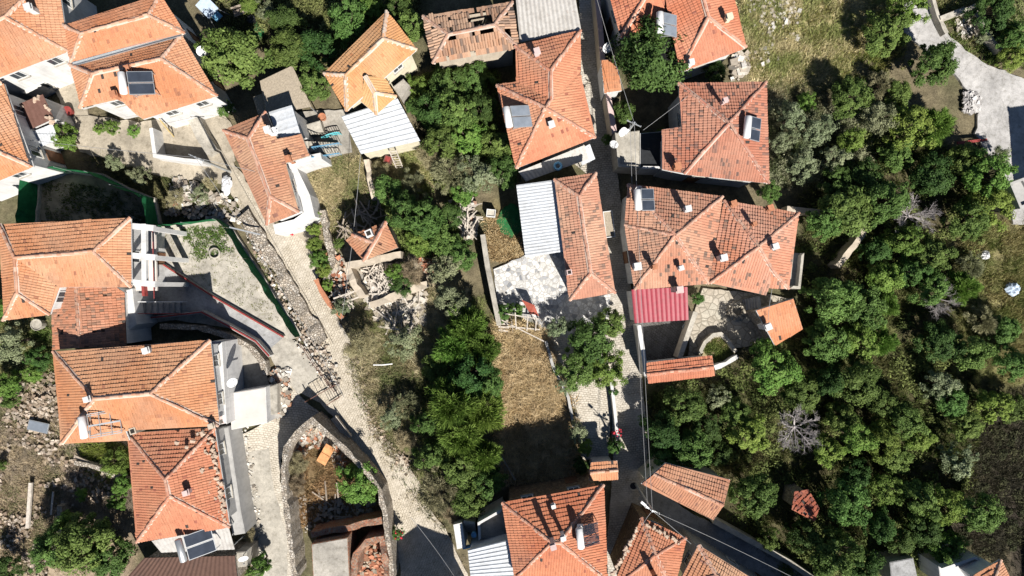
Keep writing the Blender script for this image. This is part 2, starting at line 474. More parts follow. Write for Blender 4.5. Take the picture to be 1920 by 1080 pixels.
def ridge_caps(mb, a, b, pal, rng, w=.105, step=.32, mortar=True):
    a, b = V(a), V(b); L = (b-a).length
    if L < .2: return
    if b.z > a.z: a, b = b, a          # a is the high end
    d = (b-a)/L; sd = d.cross(V((0, 0, 1))).normalized(); up = sd.cross(d).normalized()
    base, alt, dk, pd, rc = PAL[pal]
    if mortar:
        q = 1.75*w
        mb.add([a-sd*q-up*.02, a+up*.07, a+sd*q-up*.02, b-sd*q-up*.02, b+up*.07, b+sd*q-up*.02], [(0, 1, 4, 3), (1, 2, 5, 4)], lerp3(rc, (.6, .5, .43), .6))
    n = max(1, round(L/step))
    for i in range(n):
        p = a+d*(L*i/n); q = a+d*(L*(i+1)/n+.05)
        p = p+up*(.05+.01*rng.random()); q = q+up*(.065+.015*rng.random()); jj = sd*(rng.uniform(-.02, .02)+.06*noise.noise(p*.8))+up*.05*noise.noise(p*1.1)
        col = lerp3(rc, base, rng.random()*.8); br = .8+.35*rng.random(); col = tuple(x*br for x in col)
        angs = [-95, -50, 0, 50, 95]; w2 = w*1.08
        r1 = [p+jj+sd*w*.92*math.sin(R(t))+up*w*.75*math.cos(R(t)) for t in angs]
        r2 = [q+jj+sd*w2*math.sin(R(t))+up*w2*.75*math.cos(R(t)) for t in angs]
        mb.add(r1+r2, [(k, k+1, 5+k+1, 5+k) for k in range(4)]+[(5, 6, 7, 8, 9)], col)

def window(root, a, b, t, z, w, h, normal, mat='frame', door=False):
    """opening in wall a->b at fraction t; frame is a part, pane a sub-part"""
    a, b = V((a[0], a[1], 0)), V((b[0], b[1], 0)); d = (b-a).normalized(); n = V(normal)
    c = a+(b-a)*t+V((0, 0, z))
    f = MB(); s = .07
    o = n*.02
    for sx in (-1, 1): f.obox(c+d*sx*(w/2-s/2)+o, d*s/2, n*.04, V((0, 0, h/2)))
    for sz in (-1, 1): f.obox(c+V((0, 0, sz*(h/2-s/2)))+o, d*(w/2-s), n*.04, V((0, 0, s/2)))
    if not door: f.obox(c+o, d*.025, n*.035, V((0, 0, h/2-s)))
    fr = f.build('door' if door else 'window', 'doorwood' if door else mat, root)
    p = MB(); p.obox(c+n*.012, d*(w/2-s-.002), n*.012, V((0, 0, h/2-s-.002)))
    p.build('door_leaf' if door else 'pane', 'doorwood' if door else 'darkglass', fr)
    if not door:
        sl = MB(); sl.obox(c-V((0, 0, h/2+.04))+n*.06, d*(w/2+.06), n*.09, V((0, 0, .035)))
        sl.build('sill', 'concretepale', fr)
    return fr

def chimney(root, px, py, z, rng, w=.42, h=1.0, mat='white', rz=0.3, cap=True):
    p = at(px, py, z); m = MB()
    m.box(p+V((0, 0, h/2-.5)), w, w, h+1.0, rz)
    if cap:
        m.box(p+V((0, 0, h+.04)), w+.16, w+.16, .08, rz)
        for i in (-1, 1):
            for j in (-1, 1): m.box(p+V((i*w*.32*math.cos(rz)-j*w*.32*math.sin(rz), i*w*.32*math.sin(rz)+j*w*.32*math.cos(rz), h+.16)), .1, .1, .16, rz)
        m.box(p+V((0, 0, h+.28)), w+.1, w+.1, .07, rz)
    o = m.build('chimney', mat, root)
    if not cap:
        q = MB(); q.box(p+V((0, 0, h+.006)), w*.62, w*.62, .012, rz); q.build('flue', 'dark', o)
    return o

def house(name, label, e, r, s, eh=5.0, pal='orange', wall='white', pitch=.45, ins=.42, ch=(), skip=(), z0=-.1,
          cat='house', barrel=False, miss=0.0, holes=(), jit=.005, deck=True, fascia='white', win=True, seed=None, th=.31, tw=.2, wallpts=None, open_top=False):
    rng = random.Random(seed if seed is not None else sum(map(ord, label)))
    TINT[0] = sum(map(ord, label))*7 % 1000
    E = [at(p[0], p[1], p[2] if len(p) > 2 else eh) for p in e]
    idx = {}
    for i, p in enumerate(E): idx['e%d' % i] = i
    S = [q.split() for q in s]
    ne = len(E)
    def isedge(i, j): return i[0] == 'e' and j[0] == 'e'
    hs = [p[2] if len(p) > 2 else eh+1.0 for p in r]
    for it in range(4):
        Rp = [at(p[0], p[1], h) for p, h in zip(r, hs)]
        for k, p in enumerate(r):
            if len(p) > 2: continue
            ds = []
            for sl in S:
                if 'r%d' % k not in sl: continue
                best = None
                for i in range(len(sl)):
                    a, b = sl[i], sl[(i+1) % len(sl)]
                    if not isedge(a, b): continue
                    A_, B_ = E[int(a[1:])], E[int(b[1:])]
                    L = (B_-A_).xy.length
                    if L < .8: continue
                    dd = abs((B_-A_).xy.cross((Rp[k]-A_).xy))/L
                    if best is None or L > best[1]: best = (dd, L)
                if best: ds.append(best)
            if ds:
                hs[k] = eh+pitch*(sum(d*l for d, l in ds)/sum(l for d, l in ds))
    Rp = [at(p[0], p[1], h) for p, h in zip(r, hs)]
    get = lambda q: E[int(q[1:])] if q[0] == 'e' else Rp[int(q[1:])]
    ctr = sum((p for p in E), V((0, 0, 0)))/ne
    root = thing(name, label, cat, (ctr.x, ctr.y, 0))
    roof = MB(); zs = {}
    for sl in S:
        pts = [get(q) for q in sl]
        pl = plane_fit(pts, [3.0 if q[0] == 'r' else 1.0 for q in sl])
        P3 = tile_slope(roof, pts, pl, pal, rng, barrel=barrel, miss=miss, holes=holes, jit=jit, deck=deck, th=th, tw=tw)
        for q, p in zip(sl, P3): zs.setdefault(q, []).append(p.z)
    ro = roof.build('roof', 'tile', root)
    # caps on every edge shared by two slopes
    cnt = {}
    for sl in S:
        for i in range(len(sl)):
            k = tuple(sorted((sl[i], sl[(i+1) % len(sl)]))); cnt[k] = cnt.get(k, 0)+1
    caps = MB()
    for (a, b), c_ in cnt.items():
        if c_ < 2 or (a, b) in skip or (b, a) in skip: continue
        pa, pb = get(a).copy(), get(b).copy()
        pa.z = max(zs[a]); pb.z = max(zs[b])
        ridge_caps(caps, pa, pb, pal, rng)
    if caps.v: caps.build('ridge_tiles', 'tile', ro)
    # walls
    if wallpts: wp = [at(p[0], p[1], eh) for p in wallpts]; W2 = [(p.x, p.y) for p in wp]; zt = [eh-.12]*len(W2)
    else:
        W2 = inset(E, ins); zt = [min(zs.get('e%d' % i, [eh]))-.06 for i in range(ne)]
    w = MB(); w.prism([(p[0], p[1], z) for p, z in zip(W2, zt)], z0, None, cap=not open_top)
    w.build('wall', wall, root)
    if fascia:
        f = MB()
        for i in range(ne):
            j = (i+1) % ne
            a = V((E[i].x, E[i].y, min(zs.get('e%d' % i, [eh]))-.085)); b = V((E[j].x, E[j].y, min(zs.get('e%d' % j, [eh]))-.085))
            if (b-a).length > .3: f.beam(a, b, .05, .11)
        f.build('fascia', fascia, root)
    # openings on the walls that face the nadir
    if win:
        n_ = len(W2); ar = sum(W2[i][0]*W2[(i+1) % n_][1]-W2[(i+1) % n_][0]*W2[i][1] for i in range(n_))
        first = True; tot = 0
        for i in range(n_):
            a, b = V(W2[i]), V(W2[(i+1) % n_]); d = b-a; L = d.length
            if L < 2.0: continue
            nn = V((d.y, -d.x))/L*(1 if ar > 0 else -1)
            if nn.dot(-(a+b)/2) < 3.0: continue
            k = max(1, int(L/2.6))
            for q in range(k):
                t = (q+.5+rng.uniform(-.08, .08))/k
                top = min(zt[i], zt[(i+1) % n_])
                if top > 4.2: window(root, a, b, t, top-1.25, .95, 1.25, (nn.x, nn.y, 0))
                if first and q == k//2:
                    window(root, a, b, t, 1.0, 1.0, 2.05, (nn.x, nn.y, 0), door=True); first = False
                elif tot < 9 and top < 4.2 or (top > 5 and q % 2): window(root, a, b, t, 1.4, .9, 1.15, (nn.x, nn.y, 0))
                tot += 1
    for c_ in ch:
        chimney(root, c_[0], c_[1], eh+c_[2], rng, *c_[3:])
    return root

house('tiled_house', 'large orange hip roofed house cut by the upper left photo corner', [(104, -60), (128, 96), (-105, 186), (-130, 35)], [(10, 32), (-60, 58)],
      ['e0 e1 r0', 'e1 e2 r1 r0', 'e2 e3 r1', 'e3 e0 r0 r1'], 5.6, 'orange', ch=[(64, 20, .9, .4, .5, 'white', .3)])
house('tiled_house', 'orange tiled house with its back against the solar heater house, no chimney', [(120, 48), (300, -10), (346, 62), (133, 116)], [(152, 63), (278, 28)],
      ['e0 e1 r1 r0', 'e1 e2 r1', 'e2 e3 r0 r1', 'e3 e0 r0'], 5.6, 'orange')
house('tiled_house', 'orange tiled house carrying a solar heater above a sandy walled courtyard', [(133, 122), (340, 66), (407, 180), (266, 222), (254, 214), (230, 188), (155, 204)], [(173, 138), (302, 110)],
      ['e0 e1 r1 r0', 'e1 e2 r1', 'e2 e3 e4 e5 e6 r0 r1', 'e6 e0 r0'], 5.2, 'orange', ch=[(222, 181, .5, .35, .5, 'terracotta', .3), (244, 131, .9, .3, .25, 'terracotta')])
house('tiled_house', 'orange tiled house at the left photo edge north of the green netted yard', [(2, 155), (63, 312), (-95, 375), (-150, 215)], [(-40, 268), (-80, 190)],
      ['e0 e1 r0 r1', 'e1 e2 r0', 'e2 e3 r1 r0', 'e3 e0 r1'], 5.0, 'orange')
house('tiled_house', 'red tiled house joined to a white sheet covered terrace beside the cobbled street', [(420, 245), (500, 212), (521, 262), (563, 250), (578, 291), (537, 307), (562, 397), (501, 421)], [(465, 260), (506, 367)],
      ['e0 e1 r0', 'e1 e2 e3 e4 e5 e6 r1 r0', 'e6 e7 r1', 'e7 e0 r0 r1'], 5.0, 'brick', pitch=.42, ch=[(509, 248, .75, .35, .8, 'white', .3), (543, 299, .3, .3, .35, 'terracotta')], fascia='concretepale')
house('tiled_house', 'amber tiled house with cream walls and a light blue window', [(608, 138), (725, 22), (781, 93), (650, 208)], [(648, 141), (718, 72)],
      ['e0 e1 r1 r0', 'e1 e2 r1', 'e2 e3 r0 r1', 'e3 e0 r0'], 5.0, 'amber', 'cream', pitch=.42)
house('tiled_porch', 'small amber tiled porch roof against the cream walled house', [(722, 146, 4.7), (742, 181, 4.5), (705, 214, 4.5), (677, 190, 4.7)], [(684, 142, 5.75), (702, 173, 5.35)],
      ['e0 e1 r1 r0', 'e1 e2 r1', 'e2 e3 r0 r1'], 4.6, 'amber', 'cream', ins=.3, cat='porch', win=False)
hc = at(903, 36, 6.0); h2 = at(948, 62, 5.6); h3 = at(845, 62, 5.9)
house('ruined_house', 'abandoned house under old barrel tiles with a hole in its roof', [(793, 31), (960, 4), (973, 90), (812, 119)], [(840, 64), (927, 47)],
      ['e0 e1 r1 r0', 'e1 e2 r1', 'e2 e3 r0 r1', 'e3 e0 r0'], 5.0, 'old', 'beige', barrel=True, miss=.035, holes=[(hc.x, hc.y, .85), (hc.x-.5, hc.y+.25, .5), (h2.x, h2.y, .35), (h3.x, h3.y, .3)], jit=.022, deck=False, fascia=None, th=.5, tw=.21, pitch=.36, open_top=True, win=False)
house('tiled_house', 'red two winged house with a tank solar heater beside the upper alley', [(967, 87), (1088, 58), (1087, 136), (1116, 257), (968, 315), (932, 160), (969, 154)], [(1032, 133), (1033, 188), (1022, 202)],
      ['e0 e1 r0', 'e1 e2 r1 r0', 'e2 e3 r2 r1', 'e3 e4 r2', 'e4 e5 r2', 'e5 e6 r1 r2', 'e6 e0 r0 r1'], 5.2, 'red', skip=[('e2', 'r1'), ('e6', 'r1')],
      ch=[(1006, 103, .6, .35, .7, 'pink', .3), (1033, 237, .7, .35, .6, 'white', .3)])
house('tiled_house', 'narrow red mottled house beside a white sheet roof in the alley bend', [(1040, 337), (1117, 325), (1153, 548), (1068, 562)], [(1085, 368), (1107, 512)],
      ['e0 e1 r0', 'e1 e2 r1 r0', 'e2 e3 r1', 'e3 e0 r0 r1'], 5.0, 'mottled', ch=[(1066, 511, .2, .4, .9, 'pink', .15, False)])
house('tiled_house', 'dusky red pyramid roofed house with a white solar heater, north of the twin roofs', [(1272, 157), (1436, 155), (1441, 343), (1281, 326), (1243, 317), (1243, 242), (1277, 239)], [(1367, 230)],
      ['e0 e1 r0', 'e1 e2 r0', 'e2 e3 r0', 'e3 e4 e5 e6 e0 r0'], 5.4, 'dusky', pitch=.38, ch=[(1353, 194, .8, .25, .8, 'pink', .3), (1267, 314, .3, .4, .5, 'terracotta', .2)])
house('tiled_house', 'orange tiled house with a tank solar heater behind the big dark yard tree', [(1130, -60), (1165, 72), (1252, 48), (1272, 136), (1397, 90), (1360, -80)], [(1328, 33), (1305, -45), (1213, -12), (1245, -22)],
      ['e0 e1 r2', 'e1 e2 r3 r2', 'e2 e3 r0 r1 r3', 'e4 e5 r1 r0', 'e3 e4 r0', 'e5 e0 r2 r3 r1'], 5.4, 'red', skip=[('e2', 'r3')], ch=[(1362, 38, .8, .35, .6, 'cream', .3), (1292, 122, .4, .3, .6, 'white', .2)])
house('tiled_house', 'western half of the twin mottled roofs, directly on the shaded alley', [(1178, 346), (1354, 369), (1328, 531), (1190, 542), (1172, 423)], [(1266, 441)],
      ['e0 e1 r0', 'e1 e2 r0', 'e2 e3 r0', 'e3 e4 r0', 'e4 e0 r0'], 5.3, 'mottled', pitch=.42, fascia='concretepale',
      ch=[(1284, 394, .6, .35, .9, 'white', .2), (1192, 500, .2, .45, .7, 'white', .15), (1223, 501, .7, .25, .8, 'terracotta'), (1273, 503, .6, .25, .6, 'white', .3), (1268, 543, .0, .4, 1.0, 'pink', .1)])
house('tiled_house', 'eastern half of the twin mottled roofs above the paved courtyard', [(1358, 377), (1497, 400), (1478, 540), (1441, 539), (1437, 553), (1331, 530)], [(1423, 462), (1447, 505)],
      ['e0 e1 r0', 'e1 e2 r1 r0', 'e2 e3 r1', 'e3 e4 e5 r0 r1', 'e5 e0 r0'], 5.3, 'mottled', pitch=.42, skip=[('e3', 'r1')], fascia='concretepale',
      ch=[(1351, 484, .5, .4, .7, 'white', .2), (1447, 463, .9, .35, .6, 'white', .3), (1372, 383, .1, .35, .35, 'terracotta'), (1440, 391, .1, .35, .35, 'terracotta'), (1410, 421, .8, .2, .4, 'terracotta')])
house('tiled_outbuilding', 'small pale orange outbuilding on a stone plinth east of the paved courtyard', [(1418, 582, 3.9), (1487, 560, 3.9), (1505, 617, 3.2), (1453, 648, 3.0)], [], ['e0 e1 e2 e3'], 3.5, 'orange', 'stone', ins=.25,
      cat='outbuilding', win=False, th=.40, ch=[(1434, 612, .1, .4, .6, 'white', .4)])
house('tiled_outbuilding', 'long low gabled red outbuilding south of the dark cobbled yard', [(1212, 681), (1335, 667), (1340, 704), (1215, 718)], [(1213, 702), (1338, 688)], ['e0 e1 r1 r0', 'e2 e3 r0 r1'], 3.0, 'red', 'white', ins=.2, cat='outbuilding', win=False, pitch=.3)
house('tiled_gateway', 'little gabled orange tile roof over a gate at the alley side', [(1108, 868), (1157, 864), (1159, 898), (1105, 901)], [(1105, 886), (1159, 882)], ['e0 e1 r1 r0', 'e2 e3 r0 r1'], 3.0, 'orange', 'white', ins=.3, cat='gateway', win=False, pitch=.3)
house('tiled_house', 'red tiled house with a tube solar heater at the lower alley', [(942, 943), (1131, 909), (1139, 1090), (966, 1084)], [(1035, 1017), (1050, 1017)],
      ['e0 e1 r1 r0', 'e1 e2 r1', 'e2 e3 r0 r1', 'e3 e0 r0'], 5.4, 'red', 'brownstone', pitch=.42, ch=[(1035, 1012, 1.4, .3, 1.3, 'pink', .3), (1054, 1000, 1.3, .25, .9, 'white', .3), (1037, 946, .5, .2, .3, 'white')], fascia='brownroof')
house('tiled_house', 'red roof with eaves weighted by a row of stones at the bottom lane fork', [(1203, 971), (1286, 1009), (1262, 1112), (1148, 1105)], [(1229, 1041)],
      ['e0 e1 r0', 'e1 e2 r0', 'e2 e3 r0', 'e3 e0 r0'], 5.6, 'red', 'brownstone', pitch=.34, fascia='brownroof', ch=[(1225, 1075, .9, .3, .8, 'terracotta')])
house('tiled_house', 'weathered brownish hip roof east of the stone weighted roof, bottom edge of photo', [(1310, 1022), (1640, 1228), (1600, 1286), (1274, 1092)], [(1342, 1078), (1570, 1224)],
      ['e0 e1 r1 r0', 'e1 e2 r1', 'e2 e3 r0 r1', 'e3 e0 r0'], 5.6, 'brick', 'grey', pitch=.34)
house('tiled_house', 'gabled orange house half covered by a tree north of the walled lane', [(1248, 868), (1369, 900), (1337, 975), (1203, 907)], [(1226, 889), (1357, 947)],
      ['e0 e1 r1 r0', 'e2 e3 r0 r1'], 4.2, 'brick', 'cream', pitch=.32, ins=.25)
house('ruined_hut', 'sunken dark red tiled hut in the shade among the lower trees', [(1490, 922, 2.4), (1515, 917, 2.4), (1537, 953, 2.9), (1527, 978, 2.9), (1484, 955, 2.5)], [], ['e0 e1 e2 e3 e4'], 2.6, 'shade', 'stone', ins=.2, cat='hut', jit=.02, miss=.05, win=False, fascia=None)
house('tiled_house', 'orange and red L shaped house with a white column balcony', [(1, 421), (245, 409), (246, 538), (112, 538), (94, 589), (6, 600)], [(28, 483), (175, 471), (33, 549)],
      ['e0 e1 r1 r0', 'e1 e2 r1', 'e2 e3 r0 r1', 'r0 e3 e4 r2', 'r2 e4 e5', 'r0 r2 e5 e0'], 6.0, 'orange', pitch=.40, skip=[('e3', 'r0')])
house('ruined_house', 'lower wing with patchy broken tiles between two orange roofs', [(107, 538, 4.0), (213, 534, 4.0), (232, 548, 4.0), (237, 648, 4.0), (100, 656, 4.0), (97, 592, 4.0)], [(142, 536, 4.75), (150, 652, 4.75)],
      ['e4 e5 e0 r0 r1', 'e1 e2 e3 r1 r0'], 4.0, 'mossy', 'white', jit=.014, miss=.02, ins=.15, fascia=None, win=False, cat='house')
house('tiled_house', 'big orange roof with an empty solar frame, next to the balcony parapet', [(100, 660), (394, 638), (411, 797), (238, 806), (240, 826), (115, 832), (111, 770)], [(177, 747), (282, 738)],
      ['e0 e1 r1 r0', 'e1 e2 r1', 'e2 e3 e4 e5 r0 r1', 'e5 e6 e0 r0'], 6.0, 'orange', ch=[(281, 656, .15, .35, .45, 'white', .3), (173, 746, 1.3, .3, .5, 'white', .3), (255, 806, -.1, .5, .5, 'beige', .3, False), (404, 795, -.1, .3, .6, 'beige')])
house('tiled_house', 'red roof littered with loose stones above a grey windowed wall', [(240, 813), (402, 803), (431, 987), (257, 1016)], [(311, 899), (317, 930)],
      ['e0 e1 r0', 'e1 e2 r1 r0', 'e2 e3 r1', 'e3 e0 r0 r1'], 5.2, 'red', 'grey', ch=[(357, 919, .9, .3, .6, 'pink', .3)])
house('ruined_hut', 'small ruined brick red hut with a white chimney among rubble', [(648, 450), (662, 440), (725, 417), (746, 464), (684, 490)], [(700, 456)],
      ['e1 e2 r0', 'e2 e3 e4 r0', 'e4 e0 e1 r0'], 3.6, 'brick', 'stone', ins=.15, jit=.014, miss=.015, fascia=None, win=False, cat='hut', ch=[(693, 438, .5, .55, .4, 'white', .4, False)])
house('tiled_house', 'orange roof corner behind a white terrace at the lower right photo corner', [(1818, 1083), (1876, 1050), (1902, 1102), (1848, 1126)], [(1862, 1092)],
      ['e0 e1 r0', 'e1 e2 r0', 'e2 e3 r0', 'e3 e0 r0'], 5.0, 'orange', pitch=.34)

# two unseen houses: one inferred from its gable shadow, one added for road shade
house('tiled_house', 'orange tiled house below the bottom edge that shades the cobbled street', [(772, 1186), (894, 1170), (910, 1336), (789, 1347)], [(836, 1188), (853, 1340)],
      ['e1 e2 r1 r0', 'e3 e0 r0 r1'], 5.5, 'orange', pitch=.5, win=False)
house('tiled_house', 'tall tiled house beyond the right edge that shades the concrete road', [(2095, 307), (2233, 290), (2250, 460), (2108, 472)], [(2172, 380)],
      ['e0 e1 r0', 'e1 e2 r0', 'e2 e3 r0', 'e3 e0 r0'], 7.0, 'orange', win=False)
# ================================================================== the ground
def W2D(px): return [tuple(at(p[0], p[1], 0).xy) for p in px]
ZONES = [  # pixel outline on the ground, colour, second colour
 ([(-400, -400), (2400, -400), (2400, 1500), (-400, 1500)], (.20, .17, .11), (.13, .125, .07)),
 ([(1375, -300), (1720, -300), (1660, 30), (1610, 130), (1500, 190), (1420, 175), (1400, 100)], (.52, .44, .25), (.36, .34, .16)),
 ([(1430, 150), (1620, 110), (1560, 260), (1540, 400), (1440, 330)], (.27, .235, .145), (.16, .15, .085)),
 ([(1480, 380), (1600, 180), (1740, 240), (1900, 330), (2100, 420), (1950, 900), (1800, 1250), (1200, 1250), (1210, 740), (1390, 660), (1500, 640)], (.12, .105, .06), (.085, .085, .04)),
 ([(1800, 430), (1960, 400), (1960, 720), (1850, 700), (1810, 640)], (.42, .36, .2), (.28, .26, .12)),
 ([(1810, 760), (2300, 700), (2300, 1300), (1900, 1300), (1880, 1040), (1770, 1010), (1840, 880)], (.075, .062, .052), (.055, .050, .038)),  # lower right slope: its shade is put into the soil colours
 ([(-300, 700), (110, 700), (250, 830), (260, 1010), (240, 1300), (-300, 1300)], (.44, .355, .26), (.31, .24, .17)),
 ([(-60, 560), (95, 600), (105, 700), (-60, 720)], (.22, .19, .13), (.12, .13, .06)),
 ([(925, 600), (1010, 600), (1045, 690), (1075, 760), (1085, 900), (935, 900), (930, 740)], (.50, .385, .22), (.36, .26, .14)),
 ([(570, 310), (690, 295), (700, 370), (640, 390), (620, 470), (600, 420)], (.46, .39, .24), (.33, .30, .15)),
 ([(690, 290), (800, 270), (820, 330), (740, 350)], (.33, .28, .17), (.25, .20, .12)),
 ([(640, 470), (780, 450), (830, 520), (800, 600), (700, 610), (640, 570)], (.46, .40, .31), (.30, .255, .19)),
 ([(660, 580), (860, 530), (880, 650), (770, 760), (740, 840), (690, 760)], (.44, .37, .23), (.27, .245, .135)),
 ([(905, 380), (990, 440), (985, 480), (920, 490)], (.30, .24, .12), (.22, .18, .09)),
 ([(540, 790), (640, 800), (720, 940), (720, 1000), (550, 1000), (520, 880)], (.34, .235, .13), (.22, .16, .09)),
 ([(470, 395), (500, 420), (600, 600), (640, 700), (700, 760), (620, 740), (540, 600)], (.44, .40, .33), (.33, .29, .22)),
 ([(150, 250), (430, 300), (470, 400), (430, 420), (300, 420), (290, 370), (160, 310)], (.17, .145, .095), (.11, .11, .06)),
 ([(1900, -200), (1770, -40), (1800, 70), (1880, 130), (2000, 180), (2300, 100), (2300, -200)], (.24, .21, .14), (.13, .13, .07)),
]
def axis(lo, hi, step, far):
    a = list(np.arange(lo, hi+1e-6, step)); g = step; x = a[-1]; r = []
    while x < far: g *= 1.5; x += g; r.append(x)
    g = step; x = a[0]; l = []
    while x > -far: g *= 1.5; x -= g; l.append(x)
    return np.array(l[::-1]+a+r)
xs = axis(-50, 60, .3, 1500); ys = axis(-44, 32, .3, 1500)
GX, GY = np.meshgrid(xs, ys)
nx, ny = len(xs), len(ys)
rg = np.random.default_rng(4)
def fbm(X, Y, sc, seed, oct=4):
    """cheap value noise"""
    out = np.zeros(X.shape); amp = 1; tot = 0
    for o in range(oct):
        r = np.random.default_rng(seed*17+o); T = r.random((64, 64))
        u, v = X*sc*2**o+1000.3, Y*sc*2**o+1000.7
        i, j = np.floor(u).astype(int), np.floor(v).astype(int); fu, fv = u-i, v-j
        fu = fu*fu*(3-2*fu); fv = fv*fv*(3-2*fv)
        g = lambda a, b: T[a % 64, b % 64]
        out += amp*(g(i, j)*(1-fu)*(1-fv)+g(i+1, j)*fu*(1-fv)+g(i, j+1)*(1-fu)*fv+g(i+1, j+1)*fu*fv); tot += amp; amp *= .55
    return out/tot
wx = GX+(fbm(GX, GY, .35, 1)-.5)*3.2; wy = GY+(fbm(GX, GY, .35, 2)-.5)*3.2
col = np.zeros((ny, nx, 3)); mixn = np.clip((fbm(GX, GY, .28, 3, 5)-.5)*4+.5, 0, 1)[..., None]
def blur(a, n):
    for _ in range(n):
        a = (a+np.roll(a, 1, 0)+np.roll(a, -1, 0)+np.roll(a, 1, 1)+np.roll(a, -1, 1))/5
    return a
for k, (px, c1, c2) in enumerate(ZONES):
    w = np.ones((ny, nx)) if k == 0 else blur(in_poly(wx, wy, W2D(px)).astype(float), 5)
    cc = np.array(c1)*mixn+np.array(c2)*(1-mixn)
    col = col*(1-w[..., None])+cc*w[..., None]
def ground_z(X, Y):
    z = -.16+(fbm(X, Y, .25, 8)-.5)*.2
    # unseen bank added beyond the right hand edge to shade the lower right slope
    bank = np.clip((X-45.5-(Y+20)*.05)/5, 0, 1)*np.clip((-6-Y)/8, 0, 1)  # blend weight of the added unseen bank
    z = z+bank*bank*(3-2*bank)*13*(.8+.4*fbm(X, Y, .15, 9))
    return z
GZ = ground_z(GX, GY)
me = bpy.data.meshes.new('ground')
vs = np.stack([GX, GY, GZ], -1).reshape(-1, 3)
i0 = (np.arange(ny-1)[:, None]*nx+np.arange(nx-1)[None]).ravel()
fs = np.stack([i0, i0+1, i0+nx+1, i0+nx], -1).astype(np.int32)
me.vertices.add(len(vs)); me.vertices.foreach_set('co', vs.astype(np.float32).ravel())
me.loops.add(fs.size); me.loops.foreach_set('vertex_index', fs.ravel())
me.polygons.add(len(fs)); me.polygons.foreach_set('loop_start', np.arange(0, fs.size, 4, dtype=np.int32))
me.update(calc_edges=True)
at_ = me.attributes.new('col', 'FLOAT_COLOR', 'POINT'); arr = np.ones((len(vs), 4), np.float32); arr[:, :3] = col.reshape(-1, 3)
at_.data.foreach_set('color', arr.ravel()); me.polygons.foreach_set('use_smooth', [True]*len(fs))
gm, nt, b = new_mat('soil')
a_ = N(nt, 'ShaderNodeAttribute', attribute_name='col'); p_ = pos(nt)
c_ = mixc(nt, 1.0, a_.outputs['Color'], ramp(nt, noise_n(nt, p_, 1.1, 9, .75), [(.3, (.5, .5, .5)), (.68, (1.4, 1.38, 1.34))]), 'MULTIPLY')
c_ = mixc(nt, 1.0, c_, ramp(nt, noise_n(nt, p_, 7, 6, .8), [(.3, (.6, .6, .58)), (.7, (1.3, 1.3, 1.3))]), 'MULTIPLY')
nt.links.new(c_, b.inputs['Base Color']); b.inputs['Roughness'].default_value = .95; b.inputs['Specular IOR Level'].default_value = .1
bump(nt, b, noise_n(nt, p_, 5, 8, .8), .9, .12)
me.materials.append(gm)
struct(link('ground', me))

LAYER = [0]
def sheet(name, px, mat, z=None, rag=0.0, seed=0, thick=.0):
    """flat paved sheet; edges made ragged where the paving is broken"""
    if z is None: z = .0; LAYER[0] += 1; z = .004*LAYER[0]
    P = [at(p[0], p[1], z) for p in px]
    if rag:
        r = random.Random(seed or len(px)); Q = []
        for i in range(len(P)):
            a, b2 = P[i], P[(i+1) % len(P)]; L = (b2-a).length; k = max(1, int(L/.5))
            d = (b2-a).normalized() if L else V((1, 0, 0)); n = V((-d.y, d.x, 0))
            for q in range(k): Q.append(a+(b2-a)*(q/k)+n*r.uniform(-rag, rag)*(q > 0))
        P = Q
    m = MB()
    ar = sum(P[i].x*P[(i+1) % len(P)].y-P[(i+1) % len(P)].x*P[i].y for i in range(len(P)))
    if ar < 0: P = P[::-1]
    m.poly(P); n = len(P)
    m.add(P+[V((p.x, p.y, -.4)) for p in P], [(i, n+i, n+(i+1) % n, (i+1) % n) for i in range(n)])
    o = m.build(name, mat); struct(o); return o

M['cob_main'] = cobble_mat('cobbles_street', R(-62))
M['cob_side'] = cobble_mat('cobbles_lane', R(8), (.66, .60, .51), (.55, .50, .42), (.24, .21, .16), worn=(.62, .57, .49))
M['cob_alley'] = cobble_mat('cobbles_alley', R(-6), (.60, .55, .47), (.46, .42, .36), (.16, .145, .115), .28, .19, (.58, .54, .48))
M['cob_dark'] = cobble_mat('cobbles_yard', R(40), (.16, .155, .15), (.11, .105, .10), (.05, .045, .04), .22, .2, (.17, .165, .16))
M['slate'] = stone_mat('slate_paving', [(.74, .73, .70), (.20, .21, .23), (.66, .65, .62), (.70, .69, .66), (.34, .35, .37), (.78, .77, .74), (.60, .59, .56)], 2.7, (.42, .40, .37), .25)
M['flag'] = stone_mat('flagstones', [(.46, .41, .33), (.54, .49, .41), (.40, .35, .28), (.50, .46, .38)], 1.7, (.28, .25, .2), .35)
M['road'] = concrete_mat('worn_asphalt', (.50, .485, .47), .25)
M['roadstone'] = concrete_mat('sandy_concrete', (.46, .405, .32))
M['yardgrey'] = concrete_mat('grey_concrete', (.38, .38, .38))
M['tilefloor'] = plain('faded_floor_tiles', (.66, .60, .55), .7, .15, .5, 0, .05)

